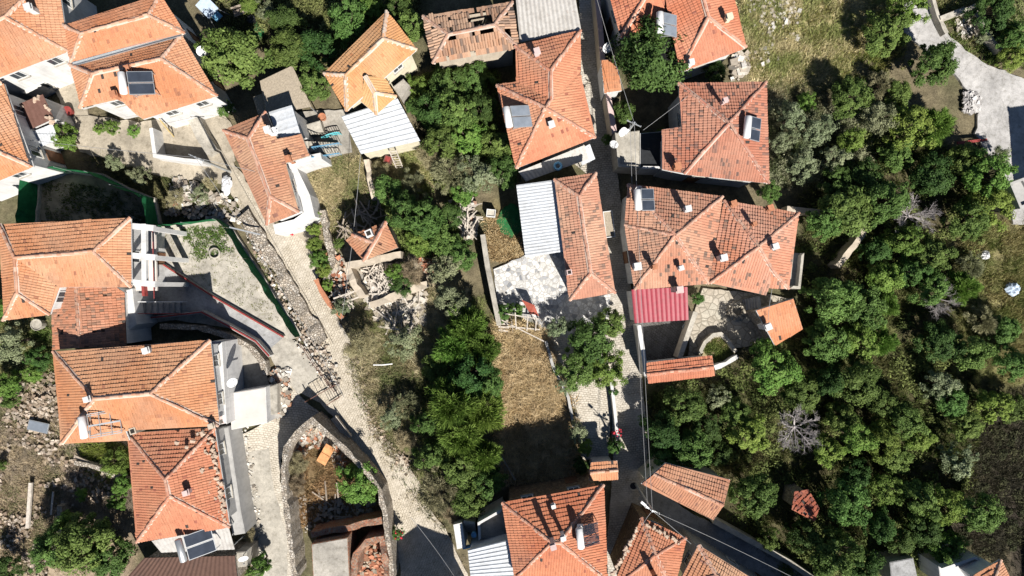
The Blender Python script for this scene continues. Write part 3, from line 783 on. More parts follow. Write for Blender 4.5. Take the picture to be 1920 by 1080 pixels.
M['yardshade'] = plain('concrete_painted_shade', (.22, .20, .15), .95, .4, 1.2, 0, .4)  # yard concrete with its shade painted in as a darker colour
M['bedsoil'] = plain('garden_soil', (.36, .30, .17), .95, .4, 2, 0, .4)
sheet('street_upper', [(392, 300), (436, 300), (520, 425), (600, 395), (583, 470), (592, 525), (560, 560), (500, 450), (458, 402)], 'roadstone', rag=.12)
sheet('street', [(440, 318), (505, 425), (555, 440), (586, 470), (598, 540), (633, 595), (664, 650), (676, 700), (694, 782), (714, 820), (758, 862), (785, 902), (805, 952), (835, 990), (900, 1130), (760, 1140), (742, 1000), (702, 880), (640, 800), (600, 755), (556, 735), (524, 748), (508, 700), (560, 655), (607, 645), (560, 555), (494, 435)], 'cob_main', rag=.10)
sheet('lane', [(545, 728), (565, 745), (620, 790), (590, 800), (530, 840), (524, 900), (548, 1000), (556, 1140), (480, 1140), (462, 960), (440, 820), (505, 790)], 'cob_side', rag=.10)
sheet('concrete_path', [(452, 850), (505, 840), (512, 905), (538, 1010), (540, 1100), (496, 1100), (474, 980)], 'concretepale', rag=.08)
sheet('upper_courtyard', [(100, 150), (150, 150), (165, 215), (260, 230), (410, 190), (440, 250), (440, 300), (415, 345), (300, 330), (150, 285), (120, 220)], 'roadstone', rag=.1)
sheet('alley', [(1085, -60), (1120, -60), (1130, 110), (1147, 235), (1158, 330), (1170, 420), (1186, 560), (1200, 660), (1212, 800), (1216, 900), (1206, 940), (1150, 1140), (1128, 1140), (1142, 980), (1150, 860), (1146, 760), (1142, 600), (1118, 470), (1105, 330), (1070, 300), (1090, 200)], 'cob_alley', rag=.04)
sheet('paved_terrace', [(1000, 590), (1140, 570), (1150, 640), (1146, 760), (1140, 862), (1092, 862), (1072, 745), (1040, 690)], 'cob_side', rag=.05)
sheet('slate_patio', [(925, 505), (985, 478), (1060, 470), (1072, 555), (1145, 552), (1140, 600), (1080, 640), (1010, 610), (932, 575)], 'slate', rag=.06)
sheet('walled_lane', [(1196, 935), (1216, 905), (1300, 965), (1380, 1000), (1500, 1062), (1560, 1140), (1440, 1140), (1330, 1060), (1240, 990)], 'yardgrey', rag=.05)
sheet('shaded_yard_slab', [(74, 412), (78, 330), (140, 324), (190, 332), (240, 356), (290, 376), (302, 425), (200, 440)], 'yardshade', rag=.03)
sheet('terrace_yard', [(236, 400), (300, 425), (420, 415), (436, 432), (470, 485), (565, 628), (500, 660), (430, 615), (330, 600), (240, 610)], 'concretepale', rag=.03)
sheet('driveway', [(282, 482), (310, 488), (400, 552), (480, 600), (532, 632), (505, 655), (440, 615), (380, 583), (256, 592), (256, 520)], 'yardgrey')
sheet('entrance_pad', [(500, 660), (542, 634), (575, 652), (600, 700), (560, 740), (528, 700)], 'concretepale', rag=.1)
sheet('side_yard', [(412, 640), (450, 640), (478, 660), (500, 700), (515, 760), (420, 770), (410, 700)], 'concrete', rag=.05)
sheet('stone_courtyard', [(1318, 540), (1440, 552), (1480, 560), (1425, 585), (1432, 640), (1400, 650), (1330, 660), (1290, 668), (1296, 600)], 'flag', rag=.04)
sheet('garden_bed', [(1316, 668), (1326, 646), (1340, 633), (1352, 632), (1364, 646), (1378, 664), (1350, 684)], 'bedsoil')
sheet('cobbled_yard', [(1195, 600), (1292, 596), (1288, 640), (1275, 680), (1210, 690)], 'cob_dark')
sheet('reed_shade_patio', [(560, 210), (650, 205), (660, 285), (600, 300), (560, 270)], 'concrete', rag=.05)
sheet('road', [(1685, -60), (1748, -60), (1756, 20), (1782, 70), (1842, 116), (1925, 150), (1990, 170), (1990, 420), (1900, 420), (1874, 330), (1850, 285), (1828, 250), (1838, 205), (1800, 150), (1735, 95), (1695, 60)], 'road', rag=.12)

# ================================================================== walls and fences
def strip_wall(name, label, cat, px, w, h, mat, cap=None, capw=None, z=0, rag=0.0, group=None, seed=1, closed=False):
    """a wall that follows a polyline, mitred, with an optional coping part"""
    P = [at(p[0], p[1], p[2] if len(p) > 2 else h) for p in px]; r = random.Random(seed)
    if rag:
        Q = []
        for a, b2 in zip(P, P[1:]):
            k = max(1, int((b2-a).xy.length/.5))
            for q in range(k): Q.append(a+(b2-a)*(q/k))
        P = Q+[P[-1]]
        P = [V((p.x+r.uniform(-rag, rag)*.3, p.y+r.uniform(-rag, rag)*.3, max(.3, p.z+r.uniform(-rag, rag*.4)))) for p in P]
    def ribbon(w, z0, dz):
        L, Rr = [], []
        for i, p in enumerate(P):
            d1 = (P[i]-P[i-1]).xy if i else (P[1]-P[0]).xy; d2 = (P[i+1]-P[i]).xy if i < len(P)-1 else d1
            d1 = d1.normalized() if d1.length else d2.normalized(); d2 = d2.normalized() if d2.length else d1
            n = V((-d1.y, d1.x))+V((-d2.y, d2.x)); n = n/max(.5, n.dot(V((-d1.y, d1.x))))
            ww = w*(1+(r.uniform(-.25, .25) if rag else 0))
            L.append(V((p.x+n.x*ww/2, p.y+n.y*ww/2, p.z+dz))); Rr.append(V((p.x-n.x*ww/2, p.y-n.y*ww/2, p.z+dz+(r.uniform(-rag, rag)*.4 if rag else 0))))
        m = MB(); k = len(P)
        if z0 is None: lo = lambda q: V((q.x, q.y, q.z-.09))
        else: lo = lambda q: V((q.x, q.y, z0))
        vs = L+Rr+[lo(q) for q in L]+[lo(q) for q in Rr]
        fs = []
        for i in range(k-1):
            fs += [(i, i+1, k+i+1, k+i), (i, 2*k+i, 2*k+i+1, i+1), (k+i, k+i+1, 3*k+i+1, 3*k+i), (2*k+i, 3*k+i, 3*k+i+1, 2*k+i+1)]
        fs += [(0, k, 3*k, 2*k), (k-1, 3*k-1, 4*k-1, 2*k-1)]
        return m.add(vs, fs)
    c = sum(P, V((0, 0, 0)))/len(P)
    root = thing(name, label, cat, (c.x, c.y, 0), group)
    ribbon(w, -.3, 0).build('wall_body', mat, root)
    if cap: ribbon(capw or w+.1, None, .095).build('coping', cap, root)
    return root

def mesh_fence(label, px, h=2.2, mat='greennet', post=True, lowwall=None):
    P = [at(p[0], p[1], 0) for p in px]
    c = sum(P, V((0, 0, 0)))/len(P); root = thing('net_fence', label, 'fence', (c.x, c.y, 0))
    m = MB(); pm = MB()
    r = random.Random(len(px)*7)
    for a, b2 in zip(P, P[1:]):
        k = max(1, int((b2-a).length/.6)); d = (b2-a).normalized(); n = V((-d.y, d.x, 0))
        pr = None
        for q in range(k+1):
            t = a+(b2-a)*q/k
            cur = (t+n*r.uniform(-.05, .05)+V((0, 0, .25)), t+n*r.uniform(-.1, .1)+V((0, 0, h+r.uniform(-.06, .03))))
            if pr: m.add([pr[0], cur[0], cur[1], pr[1]], [(0, 1, 2, 3)]); m.add([p_+n*.02 for p_ in (pr[0], cur[0], cur[1], pr[1])], [(3, 2, 1, 0)])
            pr = cur
        if post:
            kk = max(1, int((b2-a).length/2.5))
            for q in range(kk): 
                t = a+(b2-a)*q/kk; MB().tube([t-n*.04, t-n*.04+V((0, 0, h+.08))], .03, 6).build('post', 'steel', root)
    m.build('netting', mat, root)
    if lowwall:
        w = MB()
        for a, b2 in zip(P, P[1:]): w.beam(a+V((0, 0, .1)), b2+V((0, 0, .1)), .32, .5)
        w.build('base_wall', lowwall, root)
    return root
M['greennet'] = plain('green_netting', (.018, .13, .05), .8, .3, 2.5, 0, .3, .1)
M['greenmat'] = plain('green_matting', (.03, .15, .05), .9, .25, 3, 0, .3, .1)

mesh_fence('green netting fence around the shaded slab, south of the left edge house', [(70, 424), (78, 330), (140, 322), (195, 330), (240, 354), (292, 376)], 2.6, lowwall='concretepale')
mesh_fence('short green netting fence between the shaded slab and the sunny terrace yard', [(290, 372), (301, 424)], 2.2, lowwall='concretepale')
mesh_fence('green netting fence along the stone bank of the sunny terrace yard', [(302, 426), (418, 414), (436, 430), (472, 486), (520, 560), (566, 630)], 1.9, lowwall='concretepale')

strip_wall('retaining_wall', 'crumbling stone bank between the terrace yard fence and the cobbled street', 'wall', [(455, 402), (478, 432), (510, 485), (545, 545), (572, 590), (604, 640)], 1.05, .5, 'stone', rag=.22, seed=5)
strip_wall('stone_wall', 'low red coped driveway edge crossing the terrace yard', 'wall', [(288, 484), (320, 505), (400, 556), (480, 602), (532, 632)], .22, .35, 'concretepale', 'redpaint', .12)
strip_wall('stone_wall', 'curved red topped wall south of the shaded driveway', 'wall', [(258, 598), (320, 592), (378, 585), (430, 612), (480, 640), (505, 668)], .25, .9, 'grey', 'redpaint', .12)
strip_wall('stone_wall', 'curved dark stone wall hugging the small yard east of the big orange roof', 'wall', [(300, 612), (370, 614), (420, 628), (468, 650), (492, 680), (497, 705)], .45, .8, 'stone', None, rag=.08)
strip_wall('ruin_wall', 'thick broken stone wall enclosing the triangular ruined plot between two lanes', 'wall', [(552, 1090), (545, 1020), (534, 940), (530, 880), (536, 840), (556, 812), (585, 788), (612, 812), (645, 842), (682, 880), (712, 920), (722, 968), (730, 1030), (734, 1090)], .42, 2.5, 'stone', None, rag=.16, seed=3)
strip_wall('ruin_wall', 'pale ruined house wall south of the small brick red hut', 'wall', [(648, 498), (690, 490), (752, 476)], .5, 2.4, 'beige', None, rag=.2, seed=7)
strip_wall('ruin_wall', 'leaning ruined side wall of the roofless house', 'wall', [(650, 502), (664, 535), (680, 555)], .6, 2.4, 'beige', None, rag=.2, seed=8)
strip_wall('ruin_wall', 'long low ruined wall at the south side of the collapsed house', 'wall', [(693, 572), (745, 552), (800, 532)], .6, 1.2, 'beige', None, rag=.25, seed=9)
strip_wall('brick_wall', 'curved red brick parapet beside the bend of the cobbled street', 'wall', [(593, 524), (602, 545), (618, 570), (642, 596)], .3, .9, 'brick', 'terracotta', .34, rag=.04)
strip_wall('yard_wall', 'white plastered wall along the alley outside the dark cobbled yard', 'wall', [(1198, 610), (1206, 660), (1212, 705)], .35, 2.0, 'white')
strip_wall('yard_wall', 'sloping stone wall between the cobbled yard and the paved courtyard', 'wall', [(1304, 585), (1290, 625), (1274, 672)], .35, 1.6, 'beige', 'concretepale', .38)
strip_wall('yard_wall', 'curved pale wall around the small dry garden bed in the paved courtyard', 'wall', [(1312, 662), (1322, 642), (1338, 628), (1352, 626), (1365, 638), (1380, 660)], .3, .7, 'concretepale')
strip_wall('yard_wall', 'low white wall at the foot of the garden bed beside the gabled outbuilding', 'wall', [(1340, 690), (1362, 682), (1384, 668)], .35, .9, 'white', rag=.05)
strip_wall('yard_wall', 'tall weathered wall with pale coping on the upper right side of the alley', 'wall', [(1118, -20), (1126, 60), (1130, 112), (1140, 178), (1152, 250)], .4, 2.2, 'beige', 'pink', .42)
strip_wall('yard_wall', 'white edged kerb wall of the paved terrace along the shaded alley', 'wall', [(1146, 712), (1153, 770), (1160, 842)], .25, .9, 'white')
strip_wall('yard_wall', 'grey wall splitting the dry straw plot from the paved terrace', 'wall', [(1024, 640), (1038, 690), (1066, 745), (1076, 800)], .22, .7, 'grey', rag=.06)
strip_wall('retaining_wall', 'long grey retaining wall at the west edge of the slate patio', 'wall', [(905, 440), (914, 500), (926, 560), (936, 610)], .35, 1.9, 'grey', 'concretepale', .4)
strip_wall('yard_wall', 'peeling white coped wall along the outer side of the bottom lane', 'wall', [(1338, 976), (1400, 1010), (1480, 1054), (1560, 1110)], .4, 1.3, 'grey', 'concretepale', .45)
strip_wall('yard_wall', 'thin stone wall running east from the twin roofs into the trees', 'wall', [(1476, 392), (1545, 398)], .5, 1.2, 'beige', rag=.05)
strip_wall('ruin_wall', 'lone broken wall standing among the eastern trees', 'wall', [(1572, 500), (1596, 470), (1622, 430)], .55, 1.5, 'beige', rag=.15)
strip_wall('yard_wall', 'low wall beside the concrete road at the top of the photo', 'wall', [(1746, -20), (1760, 30), (1776, 62)], .3, .8, 'concretepale', rag=.04)
strip_wall('yard_wall', 'broken plot wall crossing the scrub above the concrete road', 'wall', [(1764, 34), (1826, 12), (1852, 60), (1880, 96)], .35, .9, 'concretepale', rag=.12)
strip_wall('yard_wall', 'tall whitewashed courtyard wall below the ladder of the solar heater house', 'wall', [(283, 240), (290, 292), (345, 300), (380, 303)], .3, 1.6, 'white')
strip_wall('yard_wall', 'sloping concrete ramp wall beside the ladder courtyard', 'wall', [(360, 215), (378, 255), (398, 285)], 1.0, 1.0, 'concretepale')
strip_wall('yard_wall', 'white parapet wall between the straw lot and the blue stair house', 'wall', [(540, 310), (575, 298), (602, 292)], .5, 3.2, 'white')
strip_wall('yard_wall', 'white plastered terrace edge east of the red street house', 'wall', [(548, 318), (572, 368), (580, 402), (555, 420), (514, 430)], .8, 2.4, 'white')
strip_wall('ruin_wall', 'crumbled yard wall east of the dry grass lot', 'wall', [(688, 300), (694, 345), (700, 372)], .45, 1.3, 'beige', rag=.2)
strip_wall('ruin_wall', 'weedy stone edge along the hedge by the street', 'wall', [(604, 395), (612, 440), (622, 490), (610, 525)], .5, .7, 'stone', rag=.2)
strip_wall('ruin_wall', 'broken brick cross wall north of the roofless slab', 'wall', [(584, 1004), (640, 992), (716, 976)], .5, 2.2, 'brick', rag=.18)
strip_wall('yard_wall', 'dark lower terrace wall on the dirt slope, left photo side', 'wall', [(140, 868), (190, 880), (240, 905)], .4, .8, 'stone', rag=.15)
strip_wall('ruin_wall', 'crooked stone wall descending the lower left dirt slope', 'wall', [(112, 950), (108, 1000), (88, 1060)], .5, .9, 'stone', rag=.2)
# ================================================================== sheds, terraces, sheet roofs
def shed(name, label, cat, px, mat, wall='grey', ribs=None, rib_h=.035, ins=.15, ribdir=0, thick=.04, nseg=.25, smooth=False, walls=True, hole=None):
    """lean-to: px = 4 corners with heights, ribs run from edge 01 to edge 23 (ribdir 0) or 12 to 30"""
    P = [at(*p) for p in px]
    if ribdir: P = P[1:]+P[:1]
    c = sum(P, V((0, 0, 0)))/len(P); root = thing(name, label, cat, (c.x, c.y, 0))
    a, b2, c2, d2 = P      # ribs run a->d and b->c, spaced along a->b
    L = ((b2-a).length+(c2-d2).length)/2; k = max(2, int(L/nseg))
    n = (b2-a).cross(d2-a).normalized()
    if n.z < 0: n = -n
    m = MB(); T, B = [], []
    sub = 6
    for i in range(k*4+1):
        t = i/(k*4); ph = i % 4
        h = (0, rib_h, rib_h, 0)[ph] if ribs == 'box' else (rib_h*(.5-.5*math.cos(ph*math.pi/2)))
        if ribs == 'seam': h = rib_h if ph == 1 else 0
        T.append((a+(b2-a)*t+n*h, d2+(c2-d2)*t+n*h))
    for p, q in zip(T, T[1:]):
        m.add([p[0], q[0], q[1], p[1]], [(0, 1, 2, 3)])
    for p, q in zip(T, T[1:]):
        m.add([p[0]-n*thick, q[0]-n*thick, q[1]-n*thick, p[1]-n*thick], [(3, 2, 1, 0)])
    m.add([a, b2, c2, d2, a-n*thick, b2-n*thick, c2-n*thick, d2-n*thick], [(0, 4, 5, 1), (1, 5, 6, 2), (2, 6, 7, 3), (3, 7, 4, 0)])
    m.build('roof', mat, root)
    if walls:
        W2 = inset(P, ins); w = MB(); w.prism([(q[0], q[1], p.z-.07) for q, p in zip(W2, P)], -.1, None); w.build('wall', wall, root)
    else:
        W2 = inset(P, .2)
        for q, p in zip(W2, P): MB().tube([(q[0], q[1], -.1), (q[0], q[1], p.z-.05)], .05, 6).build('post', 'steel', root)
    return root

def slab(name, label, cat, px, z, mat, parapet=None, ph=.5, base=-.1, pw=.2, wall=None, top=None):
    P = [at(p[0], p[1], z) for p in px]
    c = sum(P, V((0, 0, 0)))/len(P); root = thing(name, label, cat, (c.x, c.y, 0))
    MB().prism([(p.x, p.y) for p in P], base, z).build('wall', wall or mat, root)
    MB().prism(inset(P, .05), z+.003, z+.03).build('floor', top or mat, root)
    if parapet:
        n = len(P); I = inset(P, pw); m = MB()
        for i in range(n):
            if parapet is not True and i not in parapet: continue
            j = (i+1) % n
            m.prism([P[i].xy, P[j].xy, I[j], I[i]], z+.031, z+ph)
        m.build('parapet', wall or mat, root)
    return root

shed('sheet_roof_shed', 'grey corrugated fibre sheet roof joined to the ruined tile house', 'shed', [(966, -14, 5.0), (1077, -14, 5.2), (1090, 57, 4.9), (975, 79, 4.6)], 'greymetal', 'beige', nseg=.33, rib_h=.07)
shed('sheet_roof_shed', 'white standing seam roof with ladder and dark opening, below the amber house', 'shed', [(640, 218, 3.7), (745, 184, 4.0), (788, 264, 3.5), (677, 289, 3.2)], 'whitemetal', 'cream', ribs='seam', ribdir=1, nseg=.36, rib_h=.06)
shed('sheet_roof_shed', 'white ribbed sheet roof attached to the narrow mottled house', 'shed', [(968, 347, 4.2), (1041, 337, 4.5), (1056, 472, 4.5), (985, 482, 4.2)], 'whitemetal', 'white', ribs='wave', ribdir=1, nseg=.24, rib_h=.035)
shed('sheet_roof_shed', 'bright red metal sheet roof beside the alley', 'shed', [(1184, 543, 3.6), (1289, 538, 3.6), (1291, 600, 3.0), (1190, 606, 3.0)], 'redmetal', 'white', ribs='seam', nseg=.36, rib_h=.035)
shed('sheet_roof_shed', 'white striped sheet roof west of the tube solar house at the bottom edge', 'shed', [(877, 1031, 4.3), (961, 1010, 4.6), (974, 1086, 4.6), (883, 1088, 4.3)], 'whitemetal', 'white', ribs='seam', ribdir=1, nseg=.3, rib_h=.06)
shed('sheet_roof_shed', 'rusty brown sheet roof weighted with stones at the upper left shed', 'shed', [(28, 198, 3.0), (80, 177, 3.2), (101, 222, 3.0), (46, 248, 2.8)], 'rust', 'white', ribs='wave', nseg=.4)
shed('sheet_roof_shed', 'small dented white sheet roof below the rusty shed', 'shed', [(48, 252, 2.5), (98, 232, 2.7), (109, 262, 2.4), (60, 282, 2.3)], 'whitemetal', 'white', ribs='wave')
shed('sheet_roof_shed', 'brown corrugated roof of the low building at the lower left edge', 'shed', [(270, 1046, 3.4), (440, 1042, 3.4), (446, 1092, 3.2), (228, 1094, 3.2)], 'brownroof', 'stone', ribs='wave', nseg=.35, rib_h=.05)
shed('sheet_roof_awning', 'white corrugated awning carrying a solar heater below the stone littered roof', 'awning', [(284, 1014, 3.9), (428, 986, 4.1), (440, 1030, 3.7), (302, 1036, 3.6)], 'greymetal', ribs='wave', nseg=.3, walls=False)
shed('sheet_roof_awning', 'dark ribbed awning under the two winged red house', 'awning', [(972, 322, 3.0), (1096, 272, 3.2), (1104, 298, 2.8), (986, 340, 2.7)], 'greymetal', ribs='wave', nseg=.3, walls=False)
shed('sheet_roof_awning', 'pale striped canopy over the alley corner', 'awning', [(1078, 284, 2.6), (1106, 270, 2.8), (1116, 298, 2.5), (1092, 310, 2.4)], 'whitemetal', ribs='seam', nseg=.3, walls=False)
shed('reed_pergola', 'reed mat pergola roof in front of the white sheet terrace', 'pergola', [(487, 152, 2.7), (548, 123, 2.8), (584, 200, 2.6), (500, 216, 2.6)], 'reed', ribs='wave', nseg=.12, rib_h=.03, walls=False)
shed('reed_pergola', 'shadowed reed mat lean-to left of the reed pergola', 'pergola', [(474, 182, 2.4), (512, 168, 2.4), (538, 196, 2.4), (484, 214, 2.4)], 'reed', ribs='wave', nseg=.12, rib_h=.03, walls=False)
shed('sheet_roof_terrace', 'white sheet covered terrace behind the red street house', 'terrace', [(504, 210, 4.6), (547, 197, 4.7), (563, 249, 4.7), (522, 263, 4.6)], 'whitemetal', 'white', ribs='seam', ribdir=1, nseg=.6, rib_h=.03)
slab('roofless_house', 'roofless building with a bare concrete slab at the bottom edge', 'ruin', [(584, 1020), (652, 1008), (656, 1092), (588, 1094)], 3.0, 'concrete', wall='brick')
strip_wall('ruin_wall', 'broken brick wall standing around the dark pit beside the concrete slab', 'wall', [(664, 1080), (666, 1040), (690, 1018), (716, 1012), (722, 1050), (722, 1092)], .45, 2.9, 'brick', rag=.25, seed=11)
slab('plain_terrace', 'bare grey concrete terrace with vines west of the pyramid roofed house', 'terrace', [(1152, 250), (1199, 245), (1199, 316), (1158, 314)], 2.6, 'concretepale', parapet=[2, 3], ph=.35)
slab('tiled_terrace', 'dark tiled terrace with a vine trellis beside the pyramid roofed house', 'terrace', [(1200, 250), (1246, 246), (1248, 318), (1200, 317)], 2.6, 'white', wall='white', top='black', parapet=[2], ph=.3)
slab('balcony', 'grey and brown balcony slab at the east end of the twin roofs', 'balcony', [(1486, 474), (1501, 475), (1494, 542), (1476, 540)], 3.0, 'concretepale', parapet=[1, 2], ph=.7)
slab('plain_terrace', 'blue grey terrace between tube solar house and garden', 'terrace', [(896, 976), (942, 950), (958, 1006), (898, 1010)], 2.6, 'concrete', wall='white', parapet=[0, 3], ph=.5)
slab('plain_terrace', 'white terrace in front of the lower right corner roof', 'terrace', [(1760, 1062), (1822, 1040), (1850, 1052), (1818, 1096), (1764, 1096)], 2.8, 'white', parapet=[0, 1], ph=.4)
slab('plain_terrace', 'whitewashed walkway between the upper left corner houses', 'terrace', [(20, 150), (44, 138), (78, 160), (50, 176), (24, 170)], 1.8, 'white', parapet=[0], ph=.4)
slab('balcony', 'long pink balcony with a white parapet along the big orange roof', 'balcony', [(396, 640), (423, 640), (432, 792), (412, 796)], 3.2, 'pink', wall='white', top='pink', parapet=[1], ph=.7, pw=.3)
slab('faded_terrace', 'square terrace with faded pastel floor tiles above the lane', 'terrace', [(431, 737), (498, 726), (501, 793), (434, 806)], 2.2, 'tilefloor', wall='white')
slab('plain_terrace', 'narrow grey ledge along the east wall of the stone littered roof house', 'ledge', [(404, 806), (428, 800), (452, 960), (460, 1000), (436, 1004)], 2.6, 'grey', wall='grey')
slab('plain_terrace', 'weathered pale slab right of the faded pastel terrace', 'terrace', [(500, 726), (520, 720), (520, 775), (503, 780)], 1.2, 'concretepale')
slab('concrete_block', 'square concrete block with a satellite dish near the bottom left vine', 'roof block', [(443, 1035), (463, 1034), (464, 1062), (444, 1064)], 2.6, 'concretepale')
slab('garden_store', 'low white flat roofed store below the reed pergola', 'store', [(565, 236), (600, 226), (606, 246), (572, 256)], 1.0, 'concretepale')
slab('bay_window', 'concrete lean-to box on the cream wall of the amber house', 'lean-to', [(737, 163), (756, 148), (768, 160), (752, 186)], 2.6, 'concrete')
slab('garage', 'flat concrete roof at the right photo edge below the road', 'building', [(1888, 344), (1915, 334), (1940, 380), (1908, 392)], 3.0, 'grey', parapet=True, ph=.3)
slab('outhouse', 'dark flat roofed shed half hidden in the lower right trees', 'shed', [(1668, 1054), (1712, 1046), (1722, 1092), (1672, 1094)], 2.2, 'yardgrey')
house('tiled_outbuilding', 'narrow red tile roof squeezed between alley wall and dark tree', [(1127, 113, 3.4), (1158, 112, 3.4), (1165, 170, 3.0), (1133, 174, 3.0)], [], ['e0 e1 e2 e3'], 3.2, 'orange', 'white', ins=.1, win=False, cat='outbuilding')

# white column balcony of the L shaped house
bc = at(268, 480, 3); bal = thing('column_balcony', 'white beamed balcony with red railing east of the L shaped house', 'balcony', (bc.x, bc.y, 0))
zb = 5.6
for py, x1 in ((424, 290), (479, 293), (529, 293)):
    a_, b_ = at(247, py, zb), at(x1, py+4, zb); MB().beam(a_, b_, .45, .35).build('beam', 'white', bal)
    MB().box((b_.x-.3, b_.y, zb/2-.2), .35, .35, zb-.1).build('column', 'white', bal)
MB().beam(at(271, 420, zb+.003), at(272, 534, zb+.003), .36, .345).build('beam', 'white', bal)
MB().prism([p.xy for p in A((249, 430), (291, 430), (294, 545), (250, 545), z=2.7)], 2.5, 2.7).build('floor', 'tilefloor', bal)
for xx, zz in ((286, 3.6), (286, 3.25), (286, 2.95)):
    MB().beam(at(xx, 432, zz), at(xx+3, 560, zz), .05).build('rail', 'redpaint', bal)
MB().beam(at(262, 430, 2.95), at(272, 555, 2.95), .22, .5).build('planter_ledge', 'redpaint', bal)
# outside stair of that balcony
st = at(290, 578, 0); stair = thing('outside_stair', 'dark outside staircase with white patterned railing below the column balcony', 'stairs', (st.x, st.y, 0))
m = MB()
for i in range(9):
    t = i/9; p = at(270+t*72, 577, 0); q = at(270+(i+1)/9*72, 577, 0)
    m.box(((p.x+q.x)/2, p.y, (2.4-2.2*t)/2), abs(q.x-p.x)-.004, .9, 2.4-2.2*t)
m.build('steps', 'yardgrey', stair)
for sgn, py in ((1, 566), (-1, 588)):
    r = MB(); a_, b_ = at(258, py, 3.2), at(342, py, 1.1); r.beam(a_, b_, .05)
    for i in range(15): 
        t = i/14; p = a_+(b_-a_)*t; r.beam(p, p-V((0, 0, .85)), .03); 
        if i < 14: q = a_+(b_-a_)*((i+1)/14); r.beam(p-V((0, 0, .1)), q-V((0, 0, .8)), .02); r.beam(q-V((0, 0, .1)), p-V((0, 0, .8)), .02)
    r.build('railing', 'dishwhite' if sgn > 0 else 'redpaint', stair)
slab('house_wing', 'plain white block between broken tile wing and stair', 'house wing', [(232, 545), (248, 541), (256, 608), (239, 622)], 3.2, 'white')

# blue trimmed stairs of the red street house
st = at(615, 282, 0); stair = thing('outside_stair', 'outside stair with pale blue railings behind the red street house', 'stairs', (st.x, st.y, 0))
m = MB()
for i in range(10):
    p, q = at(584+i*5.2, 286-i*.8, 0), at(584+(i+1)*5.2, 286-(i+1)*.8, 0); h = 2.6-.24*i
    m.box(((p.x+q.x)/2, p.y, h/2), abs(q.x-p.x)-.004, .85, h, .08)
m.build('steps', 'concretepale', stair)
for dy in (-10, 9):
    r = MB(); a_, b_ = at(584, 286+dy, 3.4), at(636, 278+dy, 1.1); r.beam(a_, b_, .07)
    for i in range(12): p = a_+(b_-a_)*(i/11); r.beam(p, p-V((0, 0, .8)), .035)
    r.build('railing', 'blue', stair)
st = at(616, 255, 0); r0 = thing('garden_arch', 'turquoise curved garden railing on the shaded patio', 'railing', (st.x, st.y, 0))
arc = [at(602+i*4.2, 258-4*math.sin(i/8*2.4)-i*.9, 1.0) for i in range(9)]
m = MB(); m.tube(arc, .05); m.tube([p-V((0, 0, .5)) for p in arc], .04); m.build('rail', 'turq', r0)
m = MB()
for p in arc: m.tube([p, p-V((0, 0, 1.0))], .03, 5)
m.build('balusters', 'turq', r0)
# steps at the bottom terrace and at the straw plot
st = at(870, 1000, 0); stair = thing('outside_stair', 'white outside stair with blue gate beside the cobbled street', 'stairs', (st.x, st.y, 0))
m = MB()
for i in range(7):
    p = at(880, 978+i*5.2, 2.2-.0*i); m.box((p.x, p.y, (2.4-.3*i)/2), .95, .21, 2.4-.3*i, -.15)
m.build('steps', 'concrete', stair)
MB().prism([p.xy for p in A((850, 984), (866, 980), (873, 1026), (857, 1030), z=2.6)], -.1, 2.6).build('side_wall', 'white', stair)
m = MB(); m.beam(at(868, 1027, 2.3), at(886, 1023, 2.3), .12, .5); m.build('gate', 'blue', stair)
st = at(955, 608, 0); stair = thing('garden_steps', 'short plank garden steps between retaining wall and straw plot', 'steps', (st.x, st.y, 0))
for i in range(5):
    p = at(942+i*.8, 594+i*6.5, .7-.13*i); MB().box((p.x, p.y, p.z), .9, .16, .06, -.1).build('tread', 'paleplank', stair)
for i in range(2): MB().beam(at(936+i*22, 590, .7), at(940+i*22, 624, .1), .06, .16).build('stringer', 'wood', stair)
st = at(985, 605, 0); pg = thing('wooden_frame', 'broken white wooden pergola frame next to the garden steps', 'pergola', (st.x, st.y, 0))
for a_, b_, z_ in (((945, 588), (1010, 598), 1.6), ((950, 612), (1012, 618), 1.5), ((966, 586), (968, 618), 1.65), ((990, 590), (988, 620), 1.65), ((1006, 596), (1004, 620), 1.65), ((940, 600), (1020, 640), 1.2)):
    MB().beam(at(*a_, z_), at(*b_, z_), .09, .07).build('bar', 'paleplank', pg)
for p in ((945, 588), (1010, 598), (950, 612), (1010, 618)):
    q = at(*p, 1.5); MB().beam(q, (q.x, q.y, -.2), .09).build('post', 'wood', pg)
st = at(1000, 588, 1); o = MB(); q = A((978, 562, 1.2), (1002, 572, 1.5), (1010, 592, 1.0), (994, 588, 1.1)); o.poly(q); o.poly([p-V((0, 0, .03)) for p in q[::-1]])
for i in range(4): o.add([q[i], q[(i+1) % 4], q[(i+1) % 4]-V((0, 0, .03)), q[i]-V((0, 0, .03))], [(0, 3, 2, 1)])
for p in q: o.tube([p-V((0, 0, .03)), (p.x, p.y, -.15)], .03, 5)
tag(o.build('tarpaulin', plain('red_tarp', (.36, .09, .06), .7, .25, 3)), 'torn red orange tarpaulin over the slate patio corner', 'tarpaulin')
st = at(1385, 566, 0); stair = thing('outside_stair', 'grey steps under the twin roofs in the paved courtyard', 'stairs', (st.x, st.y, 0))
m = MB()
for i in range(6): p = at(1396+i*5.5, 572-i*1.0, .2+.28*i); m.box((p.x, p.y, p.z/2), .262, .95, p.z, .12)
m.build('steps', 'yardgrey', stair)

